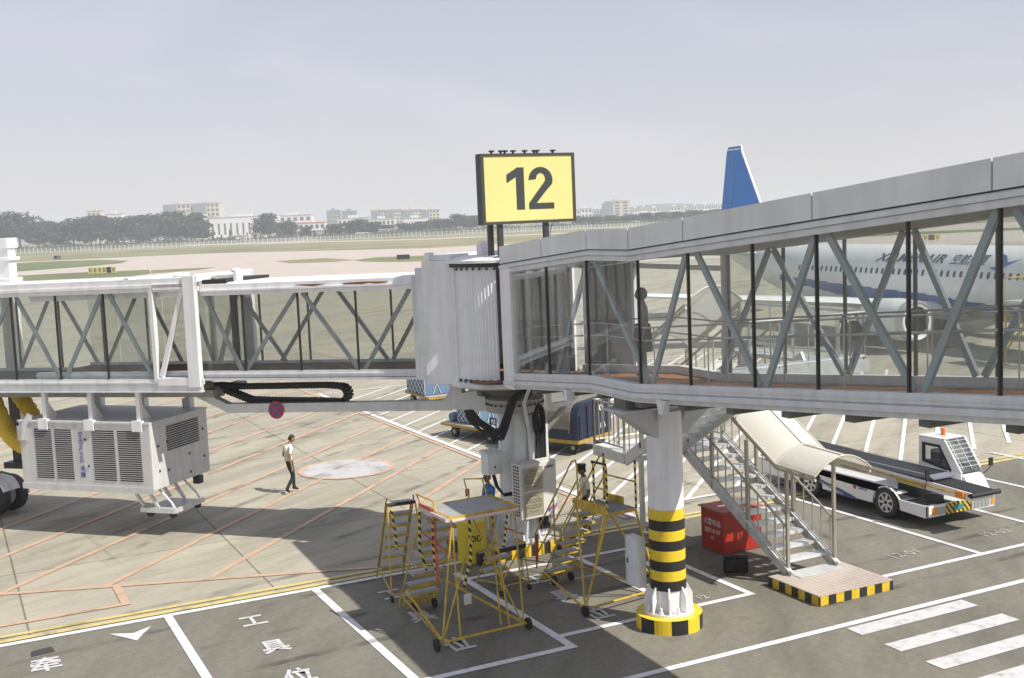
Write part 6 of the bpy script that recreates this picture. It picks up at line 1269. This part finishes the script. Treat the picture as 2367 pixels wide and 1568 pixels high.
def treemesh(seed,lobes,n,leaf,hgt_,wid,conic=False):
    rnd=random.Random(seed); m=MB(); L=[]
    for i in range(lobes):
        if conic: h=.15+.8*i/lobes; r=(1-h)*.9+.06; L.append(((rnd.uniform(-.08,.08)*wid,rnd.uniform(-.08,.08)*wid,h*hgt_),(r*wid*.5,r*wid*.5,hgt_*.12)))
        else: a=rnd.uniform(0,6.28); h=rnd.uniform(.28,.86); q=rnd.uniform(.05,.34)*(1.15-abs(h-.5)); L.append(((q*wid*math.cos(a),q*wid*math.sin(a),h*hgt_),(wid*rnd.uniform(.14,.27),wid*rnd.uniform(.14,.27),hgt_*rnd.uniform(.09,.16))))
    for i in range(n):
        c,r=rnd.choice(L)
        while True:
            u=Vector((rnd.uniform(-1,1),rnd.uniform(-1,1),rnd.uniform(-1,1)))
            if .35<u.length<1.22: break
        p=Vector(c)+Vector((u.x*r[0],u.y*r[1],u.z*r[2])); a=Vector((rnd.uniform(-1,1),rnd.uniform(-1,1),rnd.uniform(-.6,.6))).normalized(); b=a.orthogonal().normalized(); b=(b*math.cos(i)+a.cross(b)*math.sin(i)); s=leaf*rnd.uniform(.6,1.3)
        m.mi=rnd.choice((0,0,1,1,2)) ; m.add([p-a*s,p+b*s*.7,p+a*s,p-b*s*.7],[(0,1,2,3)])
    return m,L
PROT=[]
def mktree(kind,seed):
    con=kind=='conifer'; H=15; Wd=5 if con else 13
    t=thing('conifer_tree' if con else 'broadleaf_tree','x','tree',(0,-3000,0)); m,L=treemesh(seed,9 if con else 24,900 if con else 2200,.45 if con else .62,H,Wd,con); m.build('crown',LEAF,t)
    m=MB(); m.pipe([(0,0,-.5),(.1,0,H*.3),(0,.1,H*.55),(.1,0,H*.8)],[.3,.24,.16,.05],7)
    for c,r in L[::4]: m.pipe([(0,0,max(.5,c[2]*.55)),(c[0]*.6,c[1]*.6,c[2]*.85),c],[.11,.07,.03],5)
    m.build('trunk',BARK,t); KIDS[t.name]=[o for o in sc.collection.objects if o.parent==t]; return t
PR={'A':mktree('b',1),'B':mktree('b',2),'C':mktree('b',3),'D':mktree('conifer',4)}
for ch in list(sc.collection.objects):
    if ch.parent and ch.parent.name in [p.name for p in PR.values()]: KIDS[ch.name]=[]
TREES=[(20,510,72,860),(62,493,82,880),(104,514,56,860),(142,511,66,880),(186,507,78,870),(226,501,68,900),(263,499,76,880),(300,505,60,860),(336,500,58,890),(352,520,44,850),(378,497,66,880),(415,491,80,900),(456,494,66,880),(482,512,56,860),
(632,495,56,900),(681,511,46,900),(720,524,26,860),(790,518,46,880),(832,508,62,900),(872,514,60,900),(908,520,50,900),(952,516,52,920),(985,513,50,930),(1016,507,50,940),(1048,506,44,950),(1076,496,40,950),(1101,499,44,960),
(1352,500,40,1000),(1388,501,44,1000),(1425,498,44,1010),(1462,496,44,1020),(1500,493,46,1020),(1540,491,50,1030),(1580,489,46,1030),(1620,486,46,1040),(1660,484,46,1040)]
CON=[(505,537),(526,541),(546,530),(566,540),(585,536),(604,535),(615,541),(660,535),(740,530),(765,527),(1130,502),(1335,505),(1512,492)]
def tl(i,x):
    return None
used=set()
SP=['tall dark broadleaf tree','bushy green broadleaf tree','spreading grey green broadleaf tree']
names=['at the far left edge of the tree belt','with the tallest crown at the left end of the tree belt','just right of the tallest left crown','fourth from the left in the tree belt','fifth from the left, before the small beige block','sixth from the left, below the small beige block','right of the small beige block','eighth from the left in the tree belt','left of the gap in the tree belt','low in the gap of the tree belt','just right of the gap in the tree belt','in front of the left beige tower','in front of the right beige tower','at the right end of the left tree belt',
'standing alone before the long white hall','smaller one beside the lone tree at the white hall','small one in front of the red roofed house','right of the red roofed house','left of the row of beige slabs','below the first beige slab block','below the second beige slab block','below the third beige slab block','below the last beige slab block','right below the last beige slab block','halfway between the slabs and the gate sign','with a pointed crown left of the gate sign','next to the left post of the gate sign']
for i,(x,yt,w,d) in enumerate(TREES):
    k='ABC'[i%3]; p=far(x,d); H=hgt(x,yt,d); wd=w*d/2690
    lab=SP[i%3]+' '+names[i] if i<len(names) else 'hazy distant tree of the hedge row right of the gate sign'
    src=PR[k]
    r=dup(src,tuple(p),random.uniform(0,6.28),lab,'trees of the far tree belt' if i<len(names) else 'hedge row trees right of the gate sign',(wd/13*1.25,wd/13*1.25,H/14.2))
for i,(x,yt) in enumerate(CON):
    d=840 if x<900 else 950; p=far(x,d); H=hgt(x,yt,d); s=H/15
    lab='small dark conifer in the row before the long white hall' if x<630 else ['conifer right beside the lone big tree','conifer left of the red roofed house','conifer close to the red roofed house','slim conifer left of the gate sign','small conifer right of the gate sign frame','distant conifer standing before the twin cream tower'][max(0,i-7)]
    dup(PR['D'],tuple(p),i,lab,'conifers by the white hall' if x<630 else 'scattered distant conifers',(s*1.1,s*1.1,s))
for p in PR.values():
    for ch in [o for o in sc.collection.objects if o.parent==p]: bpy.data.objects.remove(ch)
    bpy.data.objects.remove(p)
# scrub under the trees
rnd=random.Random(5); m=MB()
for i in range(16000):
    x=rnd.uniform(-40,1700); d=rnd.uniform(760,930)+max(0,x-1000)*.15; p=far(x,d)+Vector((0,0,abs(rnd.gauss(0,1.3))+.2)); a=Vector((rnd.uniform(-1,1),rnd.uniform(-1,1),rnd.uniform(-.4,.8))).normalized(); b=a.orthogonal(); s=rnd.uniform(.5,1.2)*(1+.5*math.sin(x*.05)); m.mi=rnd.choice((0,1,2,2)); m.add([p-a*s,p+b*s*.7,p+a*s,p-b*s*.7],[(0,1,2,3)])
o=m.build('scrub',LEAF); struct(o,'stuff'); 
# buildings
CREAM=mat('cream_wall',(.62,.55,.45,1),.8,var=.08,scale=.1); BWHITE=mat('white_wall',(.74,.73,.72,1),.8,var=.06,scale=.1); SHG=mat('grey_and_shade_wall',(.22,.26,.28,1),.8,var=.12,scale=.15); BROOF=mat('flat_roof',(.42,.40,.38,1),.9); RROOF=mat('red_tile_roof',(.50,.20,.11,1),.8,var=.15,scale=.3); WIN=mat('window_dark',(.07,.09,.10,1),.3)
def building(label,x0,x1,yt,d,mt,depth=14,wins=(4,5),roof=BROOF,side=None,group='distant buildings behind the tree belt',ybase=None,rot=None,ww=.55,parapet=True):
    pa,pb=far(x0,d),far(x1,d); c=(pa+pb)/2; Wd=(pb-pa).length; H=hgt((x0+x1)/2,yt,d); a=math.atan2(pb.y-pa.y,pb.x-pa.x)
    b=thing('building',label,'building',tuple(c),a,group); m=MB(); m.box(-Wd/2,Wd/2,0,depth,-1,H); m.build('wall',mt,b)
    m=MB(); m.box(-Wd/2-.4,Wd/2+.4,-.4,depth+.4,H,H+.8); m.build('roof',roof,b)
    if side: m=MB(); m.box(-Wd/2,-Wd/2+Wd*side,-.6,-.01,-1,H-.5); m.build('painted_shade_side',SHG,b)  # facade's shaded side, its shade put into the grey of this slab
    if wins:
        cx,cz=wins; x_=-Wd/2+(Wd*side if side else 0); span=Wd/2-x_; fl=H/cz
        w0=MB(); w0.box(-span/cx*ww/2,span/cx*ww/2,-.12,-.02,-fl*.3,fl*.22); first=None
        for i in range(cx):
            for j in range(cz):
                loc=(x_+span*(i+.5)/cx,0,fl*(j+.5)+.3)
                if first is None: first=w0.build('window',WIN,b); o=first
                else: o=first.copy(); sc.collection.objects.link(o)
                o.location=loc
    if parapet: m=MB(); m.box(-Wd*.2,Wd*.1,depth*.3,depth*.7,H+.8,H+3.2); m.build('roof_house',mt,b)
    return b
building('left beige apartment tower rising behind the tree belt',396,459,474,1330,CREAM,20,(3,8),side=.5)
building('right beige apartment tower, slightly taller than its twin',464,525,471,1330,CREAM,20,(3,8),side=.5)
building('low cream block at the foot of the right beige tower',470,510,502,1290,CREAM,12,(2,3))
building('small beige block peeking over the tree belt on the left',221,252,489,1300,CREAM,12,(3,4))
building('faint pale house just right of the small beige block',262,300,496,1350,BWHITE,12,(4,3))
building('long white hall with tall dark window bays right of the towers',500,655,502,1180,BWHITE,20,(11,1),ww=.3)
building('white block joining the right end of the long hall',646,735,499,1250,BWHITE,16,(6,3))
building('red roofed white house in front of the town',692,765,516,1000,BWHITE,12,(6,2),RROOF,parapet=False)
building('low wide white shed with a thin roof before the red roofed house',650,800,534,900,BROOF,8,None,BWHITE,parapet=False)
building('tiny white hut among the scrub left of the lone tree',545,580,546,820,BWHITE,6,None,parapet=False)
building('tiny red roofed hut beside the white hut',594,612,541,840,CREAM,6,None,RROOF,parapet=False)
building('hazy grey slab far behind the red roofed house',770,800,487,1700,SHG,14,(4,5))
building('second hazy grey slab left of the beige slab row',805,838,488,1700,SHG,14,(4,5))
building('flat white two storey building left of the beige slabs',795,868,505,1150,BWHITE,12,(7,2))
building('white low wing under the first beige slab',868,925,507,1150,BWHITE,12,(6,2))
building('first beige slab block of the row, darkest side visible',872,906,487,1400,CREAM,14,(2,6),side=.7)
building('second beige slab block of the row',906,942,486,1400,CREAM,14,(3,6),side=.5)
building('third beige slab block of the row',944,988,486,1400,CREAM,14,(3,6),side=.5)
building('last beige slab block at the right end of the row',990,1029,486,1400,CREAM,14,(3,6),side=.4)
building('white flat hall with arcades below the beige slabs',944,1000,505,1150,BWHITE,12,(9,1),ww=.4)
building('small white gate house in the hedge below the slabs',888,926,531,880,BWHITE,6,(2,1),parapet=False)
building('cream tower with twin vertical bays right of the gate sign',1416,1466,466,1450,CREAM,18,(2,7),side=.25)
building('hazy grey block leaning against the cream tower on its left',1405,1422,471,1500,SHG,14,None)
for i,(a,b,yt) in enumerate(((1330,1352,486),(1354,1380,483),(1382,1404,485),(1472,1490,483),(1492,1508,480),(1512,1536,482),(1560,1584,479),(1586,1604,481),(1608,1628,477),(1632,1652,476),(1655,1668,474),(1670,1684,474))):
    building(['white flat block at the right edge of the gate sign','white long block left of the cream tower','white block touching the hazy grey block','white block right of the cream tower','narrow white block second right of the cream tower','white block with wide roof third right of the cream tower','white block in the middle of the right hand town','small white block next to the middle of the right hand town','stepped white block nearer the blue tail fin','white block two places left of the blue tail fin','white block immediately left of the blue tail fin','pale block partly hidden by the blue tail fin'][i],a,b,yt,1500+i*10,BWHITE,14,(3,3),group='white blocks of the distant town on the right')
HM=mat('hill_green',(.09,.12,.07,1),.9,var=.2,scale=.01)
m=MB(); n=60; vs=[]
for i in range(n+1):
    x=-300+i*50; base=[(.5+.5*math.sin(i*.35+1))*.5+(.5+.5*math.sin(i*.9))*.3][0]; h=8+22*base*(1.3 if 1380<x<1800 else .45)
    p=far(x,2600); q=far(x,3000); vs += [(p.x,p.y,-2),((p.x+q.x)/2,(p.y+q.y)/2,h),(q.x,q.y,-2)]
m.add(vs,[(3*i+k,3*i+3+k,3*i+4+k,3*i+1+k) for i in range(n) for k in (0,1)]); struct(m.build('hills',HM,smooth=80))
# haze
hz=MB(); hz.box(-5950,5950,-5950,5950,-3.2,62); ho=hz.build('haze',[]); struct(ho,'stuff')
hm=bpy.data.materials.new('haze'); hm.use_nodes=True; nt=hm.node_tree
for q in list(nt.nodes): nt.nodes.remove(q)
out=nt.nodes.new('ShaderNodeOutputMaterial'); pv=nt.nodes.new('ShaderNodeVolumePrincipled'); pv.inputs['Color'].default_value=(.80,.86,.95,1); pv.inputs['Density'].default_value=HAZE; pv.inputs['Anisotropy'].default_value=0
nt.links.new(pv.outputs[0],out.inputs['Volume']); ho.data.materials.append(hm)
